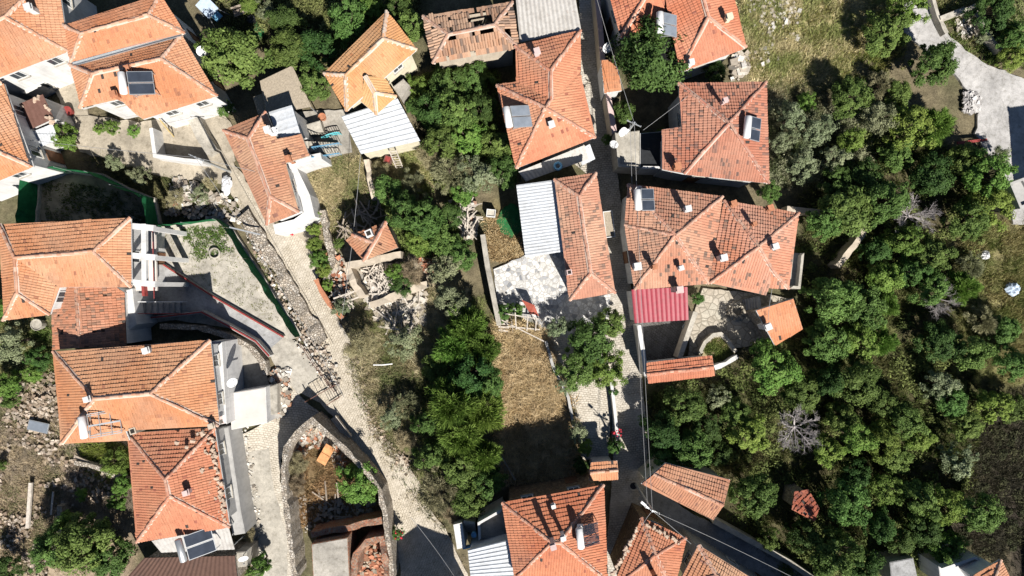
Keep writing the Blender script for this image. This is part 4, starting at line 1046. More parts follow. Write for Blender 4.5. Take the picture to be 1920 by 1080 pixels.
# ================================================================== solar water heaters and dishes
def solar(label, px, py, z, ang, cover='solar', tube=False, empty=False, horiz=False, n=2, pl=1.9, pw=.98, tilt=32, tankmat='dishwhite'):
    """ang: direction in the plan (degrees, x east y north) from tank to foot of the panels"""
    c = at(px, py, z); root = thing('solar_water_heater', label, 'solar heater', c)
    d = V((math.cos(R(ang)), math.sin(R(ang)), 0)); s = V((-d.y, d.x, 0)); up = V((0, 0, 1))
    ct, stt = math.cos(R(tilt)), math.sin(R(tilt))
    dn = d*ct-up*stt; nn = d*stt+up*ct       # down the panel, panel normal
    top = c-d*(pl*ct/2)+up*(pl*stt+.25)
    W = n*pw+(n-1)*.06
    for i in range(n):
        ctr = top+dn*pl/2+s*((i-(n-1)/2)*(pw+.06))
        if empty:
            f = MB()
            for q in (-1, 1): f.beam(ctr-dn*pl/2+s*q*pw/2, ctr+dn*pl/2+s*q*pw/2, .06)
            for q in (-1, -.3, .4, 1): f.beam(ctr+dn*pl/2*q-s*pw/2, ctr+dn*pl/2*q+s*pw/2, .05)
            f.build('collector_frame', 'steel', root); continue
        if tube:
            f = MB()
            for q in range(10): o_ = s*((q-4.5)*pw/10); f.tube([ctr+o_-dn*pl/2, ctr+o_+dn*pl/2], .03, 6)
            f.build('glass_tubes', 'solar', root); continue
        f = MB(); f.obox(ctr, dn*pl/2, s*pw/2, nn*.045); o = f.build('collector', 'steel', root)
        g = MB(); g.obox(ctr+nn*.048, dn*(pl/2-.05), s*(pw/2-.05), nn*.006); g.build('absorber', cover, o)
    f = MB()
    for q in (-1, 1):
        a_ = top+s*q*W*.42; e_ = top+dn*pl+s*q*W*.42
        f.beam(a_, V((a_.x, a_.y, c.z-.3)), .05); f.beam(a_-nn*.07, e_-nn*.07, .05); f.beam(e_, V((e_.x, e_.y, c.z-.5)), .05)
        f.beam(V((a_.x, a_.y, c.z+.05)), e_, .04)
    f.beam(top+s*W*.42-up*.4, top-s*W*.42-up*.1, .035)
    f.build('stand', 'steel', root)
    t = MB(); tc = top-d*.30+up*.18; L = min(1.75, W*.92); r_ = .27
    t.lathe(tc-s*L/2, [(0, -.05), (r_*.7, -.03), (r_, .03), (r_, L-.03), (r_*.7, L+.03), (0, L+.05)], 18, s); t.build('tank', tankmat, root, True)
    return root
solar('dark double panel solar heater with white tank on the courtyard house roof', 272, 160, 6.1, 8, tilt=22, pl=1.75, pw=.85)
solar('grey panelled solar heater with white tank on the two winged red house', 977, 222, 5.9, 10, 'solargrey', tilt=25, pl=1.6, pw=.8)
solar('grey panelled tank heater partly above the dark yard tree', 1253, 52, 6.4, 0, 'solargrey', tilt=28, pl=1.25, pw=.8)
solar('narrow white framed solar heater on the pyramid roof', 1412, 245, 6.0, -5, 'solar', tilt=28, pl=1.0, pw=.85)
solar('dark twin panel heater with flat white tank on the alley twin roof', 1212, 376, 6.0, 4, 'solar', tilt=24, pl=1.15, pw=.8)
solar('empty solar collector frame with white tank on the big orange roof', 205, 791, 6.5, 8, empty=True, tilt=20, pl=2.1, pw=.85)
solar('tall double panel solar heater with a steel tank over the white awning', 382, 1013, 4.8, 15, tilt=24, pl=2.0, pw=.92, tankmat='steel')
solar('glass tube solar heater with two white tanks on the lower alley house', 1107, 998, 6.2, 6, tube=True, tilt=25, pl=1.3, pw=.8)
c = at(1088, 1000, 6.6); o = MB(); o.lathe(c-V((0, .75, 0)), [(0, 0), (.24, .03), (.26, .08), (.26, 1.35), (.24, 1.4), (0, 1.45)], 16, (0, 1, 0))
for q in (-.45, .3): o.beam(c+V((0, q, -.2)), c+V((0, q, -1.0)), .06)
tag(o.build('water_tank', 'dishwhite', smooth=False), 'second white water tank lying beside the tube solar heater', 'water tank')
c = at(72, 800, .35); o = thing('solar_collector_plate', 'loose grey solar panel lying on the rubble slope', 'solar panel', c)
m = MB(); m.box(c, 1.75, .85, .09, -.22); q = m.build('collector', 'steel', o); m = MB(); m.box(c+V((0, 0, .05)), 1.62, .73, .02, -.22); m.build('absorber', 'solargrey', q)

def dish(label, px, py, z, az, r_=.42, base=None):
    c = at(px, py, z); root = thing('satellite_dish', label, 'satellite dish', c)
    ax = V((math.cos(R(az))*.75, math.sin(R(az))*.75, .66)).normalized()
    d = MB(); d.lathe(c, [(.0, 0), (r_*.5, .03), (r_, .13), (r_, .15), (r_*.5, .05), (0, .02)], 20, ax); d.build('reflector', 'dishwhite', root, True)
    a_ = MB(); a_.tube([c-ax*.02, c-ax*.2-V((0, 0, .2)), c-ax*.2-V((0, 0, 1.6))], .035); a_.build('mast', 'steel', root)
    l = MB(); low = c+V((0, 0, -.35))+ax*.1; l.tube([low, c+ax*.55], .018, 5); l.lathe(c+ax*.5, [(.0, 0), (.05, .0), (.05, .12), (0, .12)], 8, ax); l.build('feed_arm', 'steel', root)
dish('white satellite dish at the alley wall beside the dark yard tree', 1138, 88, 3.6, -60, .45)
dish('white satellite dish on the east eave of the solar heater house', 377, 95, 4.8, -40, .40)
dish('grey rimmed satellite dish on a mast at the bare terrace corner', 1166, 246, 3.8, -50, .40)
dish('small satellite dish leaning over the alley below the bare terrace', 1152, 269, 3.2, -120, .36)
dish('satellite dish standing on the pink balcony parapet', 434, 716, 4.4, -30, .42)
dish('satellite dish on the concrete block near the bottom left vine', 456, 1045, 3.6, -60, .38)
dish('satellite dish on the northwest corner of the alley twin roof', 1196, 353, 6.0, -70, .33)
dish('white satellite dish over the dark awning corner of the red street house terrace', 512, 246, 5.8, -20, .34)

# ================================================================== street lamps, poles, cables
def pole(label, px, py, lamp=None, h=7.0):
    c = at(px, py, 0); root = thing('utility_pole', label, 'utility pole', (c.x, c.y, 0))
    MB().tube([c-V((0, 0, .3)), c+V((0, 0, h))], [.12, .08], 8).build('shaft', 'steel', root)
    m = MB(); m.beam(c+V((-.55, .25, h-.3)), c+V((.55, -.25, h-.3)), .07)
    for i in (-1, -.3, .3, 1): m.tube([c+V((.5*i, -.23*i, h-.28)), c+V((.5*i, -.23*i, h-.05))], .03, 6)
    m.build('crossarm', 'steel', root)
    if lamp:
        d = V(lamp); e = c+d*1.0+V((0, 0, h+.1)); MB().tube([c+V((0, 0, h-.6)), c+d*.5+V((0, 0, h)), e], .03, 6).build('lamp_arm', 'steel', root)
        k = MB(); k.obox(e+d*.2, d*.28, V((-d.y, d.x, 0))*.12, V((0, 0, .06))); k.lathe(e+d*.2-V((0, 0, .1)), [(0, 0), (.1, .02), (.12, .05)], 10); k.build('lamp_head', 'dishwhite', root)
    return c+V((0, 0, h-.1))
t1 = pole('street lamp pole at the fork of the lower alley and walled lane', 1192, 908, (-.6, .5, 0))
t2 = pole('utility pole of many wires at the street corner by the red house', 432, 322, None, 6.5)
t3 = pole('thin pole leaning over the alley by the bare terrace', 1166, 262, (-.5, -.6, 0), 6.0)
t4 = at(1098, -80, 7); t5 = at(1540, 1110, 6)
CAB = {}
def cable(label, a, b2, sag=.5, r_=.017):
    pts = [V(a)+(V(b2)-V(a))*(i/14)-V((0, 0, sag*4*(i/14)*(1-i/14))) for i in range(15)]
    tag(MB().tube(pts, r_, 5).build('power_cable', 'wire'), label, 'cable')
cable('power cable along the alley from the lamp pole to the bare terrace pole', t1, t3, .5)
cable('second alley cable from the lamp pole, hanging slightly lower', t1+V((-.3, .1, -.3)), t3+V((-.25, .1, -.4)), .7)
cable('cable running from the bare terrace pole off the top of the photo', t3, t4, .4)
cable('cable along the bottom lane from the lamp pole to the lower right', t1, t5, .6)
cable('cable from the lamp pole down to the stone weighted roof', t1, at(1296, 1020, 6.0), .2)
cable('cable from the lamp pole to the brown stone house corner', t1, at(1204, 985, 6.0), .1)
cable('cable from the street corner pole to the upper left shed', t2, at(48, 262, 3.4), .4)
cable('cable from the street corner pole to the red street house wall', t2, at(480, 322, 5.5), .1)
cable('cable from the street corner pole down the stone bank to the lane', t2, at(645, 745, 4.5), 1.0)
cable('cable crossing the roofless ruin from the amber house to the lane', at(676, 290, 4.2), at(640, 600, 3), .6)
cable('cable from the pyramid roof over the dark garden to the terrace', at(1290, 180, 6), at(1206, 244, 4.2), .2)
cable('cable between the lower street wall and the blue gate stair', at(770, 970, 2.9), at(858, 1090, 3.2), .3)
cable('cable on the paved courtyard outbuilding roof', at(1448, 540, 5.0), at(1440, 600, 4.6), .1)

# ================================================================== movable things
def ladder(label, a, b2, w, mat, n=9):
    a, b2 = V(a), V(b2); root = thing('ladder', label, 'ladder', (a.x, a.y, 0)); d = (b2-a).normalized(); s = d.cross(V((0, 0, 1))).normalized()*w/2
    for q in (-1, 1): MB().beam(a+s*q, b2+s*q, .06, .08).build('rail', mat, root)
    for i in range(n): p = a+(b2-a)*((i+.5)/n); MB().beam(p-s*.93, p+s*.93, .05).build('rung', mat, root)
ladder('yellow wooden ladder leaning against the solar heater house wall', at(322, 252, .1), at(298, 222, 3.4), .55, 'yellow')
ladder('pale wooden ladder leaning on the white sheet roof shed', at(750, 316, .1), at(736, 282, 3.3), .55, 'paleplank', 8)
def crate_of(label, px, py, z, sx, sy, sz, rz, mat, lidmat, name='crate', cat='crate'):
    c = at(px, py, z); root = thing(name, label, cat, c); m = MB(); t = .05
    for q in (-1, 1):
        m.obox(c+V((math.cos(rz), math.sin(rz), 0))*q*(sx/2-t/2)+V((0, 0, sz/2)), V((math.cos(rz), math.sin(rz), 0))*t/2, V((-math.sin(rz), math.cos(rz), 0))*sy/2, V((0, 0, sz/2)))
        m.obox(c+V((-math.sin(rz), math.cos(rz), 0))*q*(sy/2-t/2)+V((0, 0, sz/2-.003)), V((math.cos(rz), math.sin(rz), 0))*(sx/2-t), V((-math.sin(rz), math.cos(rz), 0))*t/2, V((0, 0, sz/2-.003)))
    m.box(c+V((0, 0, .03)), sx-2*t, sy-2*t, .06, rz); m.build('box_body', mat, root)
    k = MB(); k.box(c+V((0, 0, sz-.12)), sx-2.2*t, sy-2.2*t, .04, rz); k.build('contents', lidmat, root)
crate_of('white open topped water box on the dry lot by the green mat', 921, 401, 0, .75, .62, .7, -.1, 'dishwhite', 'concretepale', 'water_box', 'box')
crate_of('rusty red barrel box by the pale ladder', 730, 302, 0, .6, .6, .8, -.3, 'rust', 'redpaint')
crate_of('long window planter of dry plants on the narrow mottled house', 1141, 421, 3.2, .75, 2.1, .35, .12, 'dishwhite', 'reed', 'window_planter', 'planter')
o = MB(); c = at(405, 475, 0); o.lathe(c, [(.38, 0), (.38, .35), (.46, .35), (.48, .33), (.48, 0)], 22); tag(o.build('well_ring', 'concretepale'), 'round concrete well ring in the sunny terrace yard', 'well ring')
o = MB(); c = at(1380, 582, 0)
rr = random.Random(3)
for i in range(14): a_ = i/14*6.283; o.stone(c+V((.62*math.cos(a_), .62*math.sin(a_), .2)), .2, rr)
for i in range(10): a_ = i/10*6.283; o.stone(c+V((.5*math.cos(a_), .5*math.sin(a_), .42)), .15, rr)
tag(o.build('stone_ring', 'flag'), 'ring of pale stones around a fire pit in the paved courtyard', 'fire pit')
c = at(611, 852, .5); o = MB(); d = V((.52, .85, 0)).normalized(); s = V((-d.y, d.x, 0)); 
o.obox(c+V((0, 0, .05)), (d*.9+V((0, 0, .2))), s*.42, V((0, 0, .05))); o.beam(c-s*.41+V((0, 0, .13)), c+s*.41+V((0, 0, .13)), .05)
tag(o.build('rusty_board', 'orange'), 'rusty orange sheet lying on dry grass in the triangular ruin', 'metal board')
def crumple(name, label, cat, px, py, z, sx, sy, h, mat, seed):
    r = random.Random(seed); c = at(px, py, z); n = 9; m = MB(); g = {}
    vs = []
    for i in range(n):
        for j in range(n):
            u, v = i/(n-1)*2-1, j/(n-1)*2-1; k = 1-.35*abs(u*v)
            vs.append((c.x+u*sx/2*k+r.uniform(-.07, .07), c.y+v*sy/2*k+r.uniform(-.07, .07), c.z+h*(1-max(abs(u), abs(v))**2)*(.5+.7*r.random())-.02))
    fs = [(i*n+j, (i+1)*n+j, (i+1)*n+j+1, i*n+j+1) for i in range(n-1) for j in range(n-1)]
    m.add(vs, fs); tag(m.build(name, mat), label, cat)
crumple('plastic_sheet', 'crumpled white plastic sheet on dry grass at the right side', 'plastic sheet', 1847, 479, .3, .8, .8, .35, 'cloth', 1)
crumple('plastic_sheet', 'pale blue crumpled sheet beside a shaded hollow at the right edge', 'plastic sheet', 1899, 542, .3, 1.4, 1.2, .45, 'bluecloth', 2)
crumple('plastic_sheet', 'white sacks dumped inside the triangular ruin wall corner', 'sacks', 547, 832, .3, .55, .8, .4, 'cloth', 3)
crumple('plastic_sheet', 'grey white sheet draped on the wire pole corner bank', 'plastic sheet', 425, 348, .5, .9, 1.9, .4, 'cloth', 5)
crumple('ground_mat', 'green mat laid on the dry lot beside the white ribbed roof', 'mat', 958, 414, .02, 2.4, 2.9, .10, 'greenmat', 4)
crumple('artificial_lawn', 'small bright green lawn mat by the upper garden seat', 'mat', 482, 60, .02, 1.3, 1.6, .08, 'greenmat', 6)
# upper garden seats
def bench(label, px, py, rz, L=1.6, mat='wood'):
    c = at(px, py, 0); root = thing('garden_bench', label, 'bench', (c.x, c.y, 0)); d = V((math.cos(rz), math.sin(rz), 0)); s = V((-d.y, d.x, 0)); up = V((0, 0, 1))
    m = MB()
    for i in range(4): m.obox(c+s*(-.2+.14*i)+up*.45, d*L/2, s*.055, up*.02)
    m.build('seat', mat, root)
    m = MB()
    for i in range(2): m.obox(c+s*.36+up*(.62+.2*i), d*L/2, s*.02, up*.07)
    m.build('backrest', mat, root)
    for q in (-1, 1):
        for w in (-.18, .3): MB().beam(c+d*q*L*.42+s*w, c+d*q*L*.42+s*w+up*(.43 if w < 0 else .85), .06).build('leg', mat, root)
bench('slatted wooden garden bench beside the bright vine at the top', 460, 24, .35, 1.7)
c = at(398, 22, .9); r0 = thing('garden_swing', 'blue canopy garden swing in the upper shade', 'garden swing', (c.x, c.y, 0))
m = MB(); m.obox(c+V((0, 0, 1.0)), V((.55, -.55, 0)), V((.42, .42, .06)), V((0, 0, .03))); m.build('canopy', 'bluecloth', r0)
for i in (-1, 1):
    for j in (-1, 1): MB().beam(c+V((.5*i+.35*j, -.5*i+.35*j, .97)), c+V((.5*i+.6*j, -.5*i+.6*j, -.95)), .05).build('leg', 'steel', r0)
m = MB(); m.obox(c+V((0, 0, -.4)), V((.45, -.45, 0)), V((.25, .25, 0)), V((0, 0, .05))); m.build('seat', 'blue', r0)
def barrel_pot(label, px, py, z=0, r_=.25, h=.5, mat='terracotta', plant=True):
    c = at(px, py, z); root = thing('plant_pot', label, 'plant pot', c)
    m = MB(); m.lathe(c, [(r_*.7, 0), (r_, h), (r_*.88, h), (r_*.86, h-.08), (0, h-.08)], 14); m.build('pot', mat, root)
    return root
barrel_pot('dark round tub on the pale patio by the garden bench', 475, 40, 0, .35, .5, 'black')
barrel_pot('orange clay pot on the shaded patio of the amber house', 607, 222, .0, .34, .55)
barrel_pot('dark blue tub on the terrace by the blue gate stair', 889, 999, 2.63, .22, .5, 'blue')
barrel_pot('red tub in the sandy courtyard by the rusty shed', 134, 211, 0, .4, .6, 'redpaint')
barrel_pot('beige round water jar behind the L shaped house', 80, 608, 0, .5, .8, 'concretepale')
barrel_pot('white tub in the paved courtyard beside its sloping wall', 1284, 613, 0, .3, .4, 'dishwhite')
o = MB(); c = at(1046, 312, 3.05); r_ = .32
for i in range(16):
    a0, a1 = i/16*6.283, (i+1)/16*6.283
o.lathe(c, [(r_-.12, 0), (r_, -.02), (r_+.05, .1), (r_, .2), (r_-.12, .18), (r_-.16, .1), (r_-.12, 0)], 18)
tag(o.build('tyre', 'blue'), 'blue grey tyre lying on the dark ribbed awning', 'tyre')
# gates of the triangular plot and the lane
r0 = thing('metal_gate', 'rusty barred gate frame across the lane mouth', 'gate', at(605, 728, 0))
for a_, b_ in (((582, 748), (628, 722)), ((612, 760), (636, 744))):
    p, q = at(*a_, 1.3), at(*b_, 1.3); m = MB(); m.beam(p, q, .06)
    for i in range(7): k = p+(q-p)*(i/6); m.beam(k, k-V((0, 0, 1.2)), .03)
    m.beam(p-V((0, 0, 1.1)), q-V((0, 0, 1.1)), .05); m.build('gate_leaf', 'rust', r0)
for i, (x, y) in enumerate(((628, 722), (636, 745), (582, 748))):
    q = at(x, y, 0); MB().tube([q-V((0, 0, .1)), q+V((0, 0, 1.5))], .05, 6).build('gate_post', 'rust', r0)
r0 = thing('handrail', 'rusty pipe handrail along the stone bank above the lane', 'handrail', at(590, 680, 0))
p = [at(x, y, 1.0) for x, y in ((562, 645), (586, 682), (608, 712), (626, 735))]
m = MB(); m.tube(p, .03); m.tube([q-V((0, 0, .45)) for q in p], .025); m.build('rail', 'rust', r0)
for q in p: MB().tube([q, (q.x, q.y, -.2)], .03, 5).build('post', 'rust', r0)
bench('wooden street bench against the ruin wall on the cobbled street', 642, 800, -.93, 2.2, 'paleplank')
o = MB(); c = at(640, 0, 0)
r0 = thing('rain_gutter', 'long pale metal gutter between two orange roofs at upper left', 'gutter', at(240, 92, 5.5))
m = MB(); a_, b_ = at(136, 121, 5.62), at(340, 64, 5.62); dd = (b_-a_).normalized(); ss = V((-dd.y, dd.x, 0))
for i in (-1, 1): m.beam(a_+ss*.13*i, b_+ss*.13*i, .03, .14)
m.beam(a_-V((0, 0, .06)), b_-V((0, 0, .06)), .22, .02); m.build('channel', 'steel', r0)
tag(MB().tube([at(700, 684, .5), at(718, 684, .6), at(736, 682, .5)], .06, 8).build('white_pipe', 'dishwhite'), 'short white plastic pipe on the weeds beside the street', 'pipe')
# roof stones
def roof_stones(label, pts, z, seed, r_=.14, n=3):
    r = random.Random(seed); m = MB()
    for (x, y) in pts:
        for k in range(n):
            zz = z(x, y) if callable(z) else z
            c = at(x+r.uniform(-3, 3), y+r.uniform(-3, 3), zz)
            g = r.uniform(.75, 1.1); m.stone(c, r_*r.uniform(.6, 1.3), r, (.55*g, .42*g, .32*g), .5)
    stuff(tag(m.build('roof_stones', 'stonebits'), label, 'roof stones'))
roof_stones('loose stones laid along the east side of the red stone littered roof', [(393+i*1.0+(i % 3)*3, 822+i*6.1) for i in range(26)]+[(380, 815), (390, 830), (384, 845), (377, 883), (393, 905), (392, 850), (362, 826), (350, 838), (330, 830), (372, 812), (388, 925), (400, 958), (390, 948), (407, 960), (402, 935)], lambda x, y: 5.42+max(0, (410-x))*.011, 3, .13, 2)
roof_stones('row of stones weighting the eaves of the brown stone house roof', [(1195-i*2.6, 992+i*5) for i in range(20)]+[(1214+i*5, 983+i*2.9) for i in range(13)], 5.95, 4, .12, 2)
roof_stones('stones holding down the rusty sheet roof', [(64, 186), (74, 184), (84, 200), (90, 208), (93, 222), (96, 230), (40, 200), (70, 180), (88, 218)], 3.2, 5, .14, 2)

# single long timbers
for lab, a_, b_, w, z_ in (('long pale beam lying down the lower left dirt slope', (58, 905), (52, 990), .28, .45), ('thin dark beam right of the long pale beam on the dirt slope', (100, 922), (96, 965), .14, .4),
      ('grey log across the rubble under the big orange roof', (140, 855), (205, 885), .24, .5), ('white pole propped over the dark pit west of the roofless house', (625, 560), (668, 545), .12, 1.6), ('second white pole in front of the ruin, slightly lower', (630, 570), (662, 560), .10, 1.2),
      ('long straight plank lying in the shaded end of the straw plot', (940, 855), (966, 900), .16, .3), ('grey plank parallel to the long straight plank', (936, 862), (950, 882), .13, .2), ('pale fallen trunk under the lower orchard trees', (1208, 808), (1226, 822), .14, 2.4),
      ('steel bar propped over the street bank at the fence corner', (430, 426), (488, 440), .12, 1.6), ('red steel beam sticking out beside the road', (1795, 268), (1850, 262), .2, .5)):
    p, q = at(*a_, z_), at(*b_, z_*.7+.05); tag(MB().beam(p, q, w, w*.7).build('timber_beam' if 'steel' not in lab else 'steel_bar', 'redpaint' if 'red steel' in lab else 'steel' if 'steel' in lab else 'paleplank' if 'pale' in lab or 'white' in lab else 'wood'), lab, 'beam')
# windows of the grey wall of the stone littered house

o = thing('manhole_cover', 'round iron manhole cover in a concrete ring at the alley fork', 'manhole cover', at(1188, 911, .1))
c = at(1188, 911, .06); m = MB(); m.lathe(c, [(.30, 0), (.31, .03), (.44, .03), (.46, .0)], 20); m.build('ring', 'concretepale', o)
m = MB(); m.lathe(c, [(.0, .022), (.29, .022), (.30, 0)], 20); m.build('lid', 'black', o)
# ================================================================== rubble, weeds and grass (nobody could count them)
def scatter(px, n, seed, edge=.0):
    r = np.random.default_rng(seed); P = np.array(W2D(px)); lo, hi = P.min(0), P.max(0)
    out = []; got = 0
    while got < n:
        q = lo+(hi-lo)*r.random((n*2, 2)); w = q+(r.random((n*2, 2))-.5)*edge
        q = q[in_poly(w[:, 0], w[:, 1], [tuple(p) for p in P])]; out.append(q); got += len(q)
        if got == 0: break
    return np.concatenate(out)[:n], r
def rubble(label, px, n, seed, s=(.08, .28), cols=((.46, .41, .34), (.34, .29, .23), (.55, .50, .44)), z=0.0, heap=0.0, edge=.6, clump=.0):
    q, r = scatter(px, n*2 if clump else n, seed, edge)
    if clump:
        f = fbm(q[:, 0], q[:, 1], .5, seed, 3); q = q[np.argsort(-f+clump*r.random(len(f)))[:n]]
    sz = s[0]+(s[1]-s[0])*r.random(len(q))**2.2
    base = np.array([[-1, -1, -1], [1, -1, -1], [1, 1, -1], [-1, 1, -1], [-1, -1, 1], [1, -1, 1], [1, 1, 1], [-1, 1, 1]], float)
    fs = np.array([[3, 2, 1, 0], [4, 5, 6, 7], [0, 1, 5, 4], [1, 2, 6, 5], [2, 3, 7, 6], [3, 0, 4, 7]])
    V8 = base[None]*(sz[:, None, None]*(.55+.6*r.random((len(q), 8, 3))))
    V8[..., 2] *= .65
    a = r.random(len(q))*6.283; ca, sa = np.cos(a)[:, None], np.sin(a)[:, None]
    tl = (r.random((len(q), 2))-.5)*.9
    X = V8[..., 0]*ca-V8[..., 1]*sa; Y = V8[..., 0]*sa+V8[..., 1]*ca
    Z = V8[..., 2]+X*tl[:, :1]+Y*tl[:, 1:]
    g = ground_z(q[:, 0], q[:, 1])
    ctr = q.mean(0); hz = heap*np.clip(1-np.hypot(*(q-ctr).T)/np.hypot(*(q-ctr).T).max(), 0, 1)
    zz = np.maximum(g, z)+sz*.25+hz*r.random(len(q))
    pts = np.stack([X+q[:, :1], Y+q[:, 1:], Z+zz[:, None]], -1)
    fv = pts[:, fs].reshape(-1, 3)
    c = np.array(cols)[r.integers(0, len(cols), len(q))]*(.75+.5*r.random((len(q), 1)))
    me = np_mesh('rubble', fv, len(q)*6, 4, np.repeat(c, 6, 0), 'stonebits')
    stuff(tag(link('rubble', me), label, 'rubble'))
PALE = ((.56, .52, .46), (.46, .41, .34), (.62, .59, .54), (.38, .33, .27))
DIRT = ((.40, .33, .26), (.34, .27, .20), (.28, .21, .155), (.46, .39, .32))
REDD = ((.46, .2, .12), (.5, .28, .18), (.42, .36, .28), (.36, .15, .09))
rubble('pale rubble stones strewn on the lower left dirt slope', [(-30, 740), (105, 760), (110, 850), (240, 880), (240, 920), (120, 960), (90, 1090), (-30, 1090)], 1500, 1, (.03, .17), DIRT, clump=.10)
rubble('pale stone pile at the foot of the big orange roof', [(20, 710), (100, 690), (110, 790), (60, 780)], 300, 2, (.04, .18), DIRT, heap=.1)
rubble('bright stones on the bank between the yard fence and the cobbled street', [(462, 402), (484, 425), (515, 480), (560, 555), (606, 640), (640, 715), (625, 735), (560, 645), (520, 560), (470, 450)], 1200, 3, (.03, .14), PALE+DIRT, z=.1, heap=.1)
rubble('collapsed masonry inside and below the roofless ruin', [(655, 505), (735, 492), (760, 520), (800, 535), (800, 600), (760, 640), (740, 620), (690, 570)], 1500, 4, (.07, .32), PALE+((.5, .45, .36),), heap=.5)
rubble('broken red tiles spilled beside the ruin', [(785, 480), (822, 478), (828, 506), (800, 512)], 300, 5, (.05, .16), REDD, heap=.3)
rubble('broken red tiles and stones around the small ruined hut', [(612, 480), (640, 470), (655, 560), (628, 575)], 300, 6, (.06, .22), REDD+PALE)
rubble('weathered stones and sticks beside the thicket clearing', [(845, 380), (890, 375), (895, 440), (870, 450)], 260, 7, (.06, .26), PALE+((.4, .25, .18),))
rubble('white limestone heap beside the concrete road', [(1806, 172), (1830, 170), (1838, 212), (1808, 208)], 330, 8, (.04, .18), ((.50, .48, .46), (.38, .36, .35), (.56, .54, .52)), heap=.4)
rubble('stones along the inner edge of the triangular ruin', [(545, 830), (580, 792), (620, 815), (660, 862), (640, 880), (590, 830), (545, 880)], 600, 9, (.05, .22), PALE+REDD)
rubble('debris heap beside the entrance pad north of the lane', [(510, 690), (545, 690), (545, 740), (520, 790), (508, 760)], 500, 10, (.06, .24), PALE+((.36, .2, .13),), heap=.35)
rubble('stones edging the east side of the cobbled street', [(650, 640), (672, 640), (700, 760), (720, 815), (790, 880), (770, 890), (700, 815), (672, 720)], 420, 11, (.03, .13), DIRT)
rubble('scattered field stones in the dry grass meadow', [(1400, 0), (1500, -10), (1500, 100), (1420, 150)], 160, 12, (.05, .2), PALE, clump=.3)
rubble('stones at the foot of the orange house beside the meadow', [(1370, 110), (1400, 95), (1402, 140), (1376, 150)], 90, 13, (.08, .35), PALE)
rubble('gravel scattered along the dirt strip beside the lane', [(430, 800), (462, 800), (500, 1070), (470, 1070)], 700, 14, (.03, .14), PALE)
rubble('gravel and clods on the upper scrub bank by the street pole', [(330, 330), (440, 380), (465, 420), (430, 412), (310, 400)], 500, 15, (.05, .24), PALE+((.3, .25, .2),))
rubble('masonry bits on the dark floor of the triangular ruin', [(560, 930), (700, 930), (705, 985), (570, 1000)], 260, 16, (.05, .2), ((.3, .27, .24), (.4, .36, .3)))
rubble('pale gravel around the upper right plot wall', [(1790, 20), (1830, 15), (1850, 60), (1800, 75)], 350, 17, (.04, .16), PALE)
rubble('loose gravel crumbs worn out of the cobbled street', [(530, 470), (590, 500), (670, 650), (720, 820), (830, 960), (880, 1080), (780, 1090), (690, 860), (600, 690)], 260, 18, (.02, .05), DIRT, z=.02)
rubble('brick crumbs along the pit of the roofless house', [(668, 1030), (720, 1010), (722, 1085), (670, 1085)], 350, 19, (.05, .22), REDD, heap=.3)

def timbers(label, px, n, seed, L=(.5, 2.2), z=(.15, .9), mat='paleplank'):
    q, r = scatter(px, n, seed); m = MB()
    for x, y in q:
        a = r.random()*6.283; l = L[0]+(L[1]-L[0])*r.random(); zz = z[0]+(z[1]-z[0])*r.random(); t = (r.random()-.5)*.8
        d = V((math.cos(a), math.sin(a), t))*l/2; c = V((x, y, zz))
        m.beam(c-d, c+d, .05+.1*r.random(), .04+.06*r.random())
    stuff(tag(m.build('timber_debris', mat), label, 'debris'))
timbers('jumble of broken pale roof timbers in the roofless ruin', [(690, 500), (735, 505), (732, 552), (700, 560)], 70, 1)
timbers('grey splintered planks in the dark pit north of the small hut', [(640, 390), (720, 375), (700, 430), (640, 445)], 40, 2, mat='wood')
timbers('bleached sticks on the bank beside the thicket', [(850, 385), (890, 385), (895, 440), (862, 440)], 45, 3, (.6, 2.0), (.2, .8))
timbers('dry planks thrown below the roofless ruin', [(700, 560), (790, 560), (770, 630), (720, 610)], 30, 4)
timbers('charred beams lying in the shaded ruin floor', [(590, 920), (690, 910), (690, 980), (600, 990)], 18, 5, (.8, 2.4), (.1, .3), 'wood')
timbers('splintered planks at the street bend parapet', [(625, 553), (665, 545), (668, 562), (635, 572)], 14, 6, (.8, 1.8), (.3, 1.0))

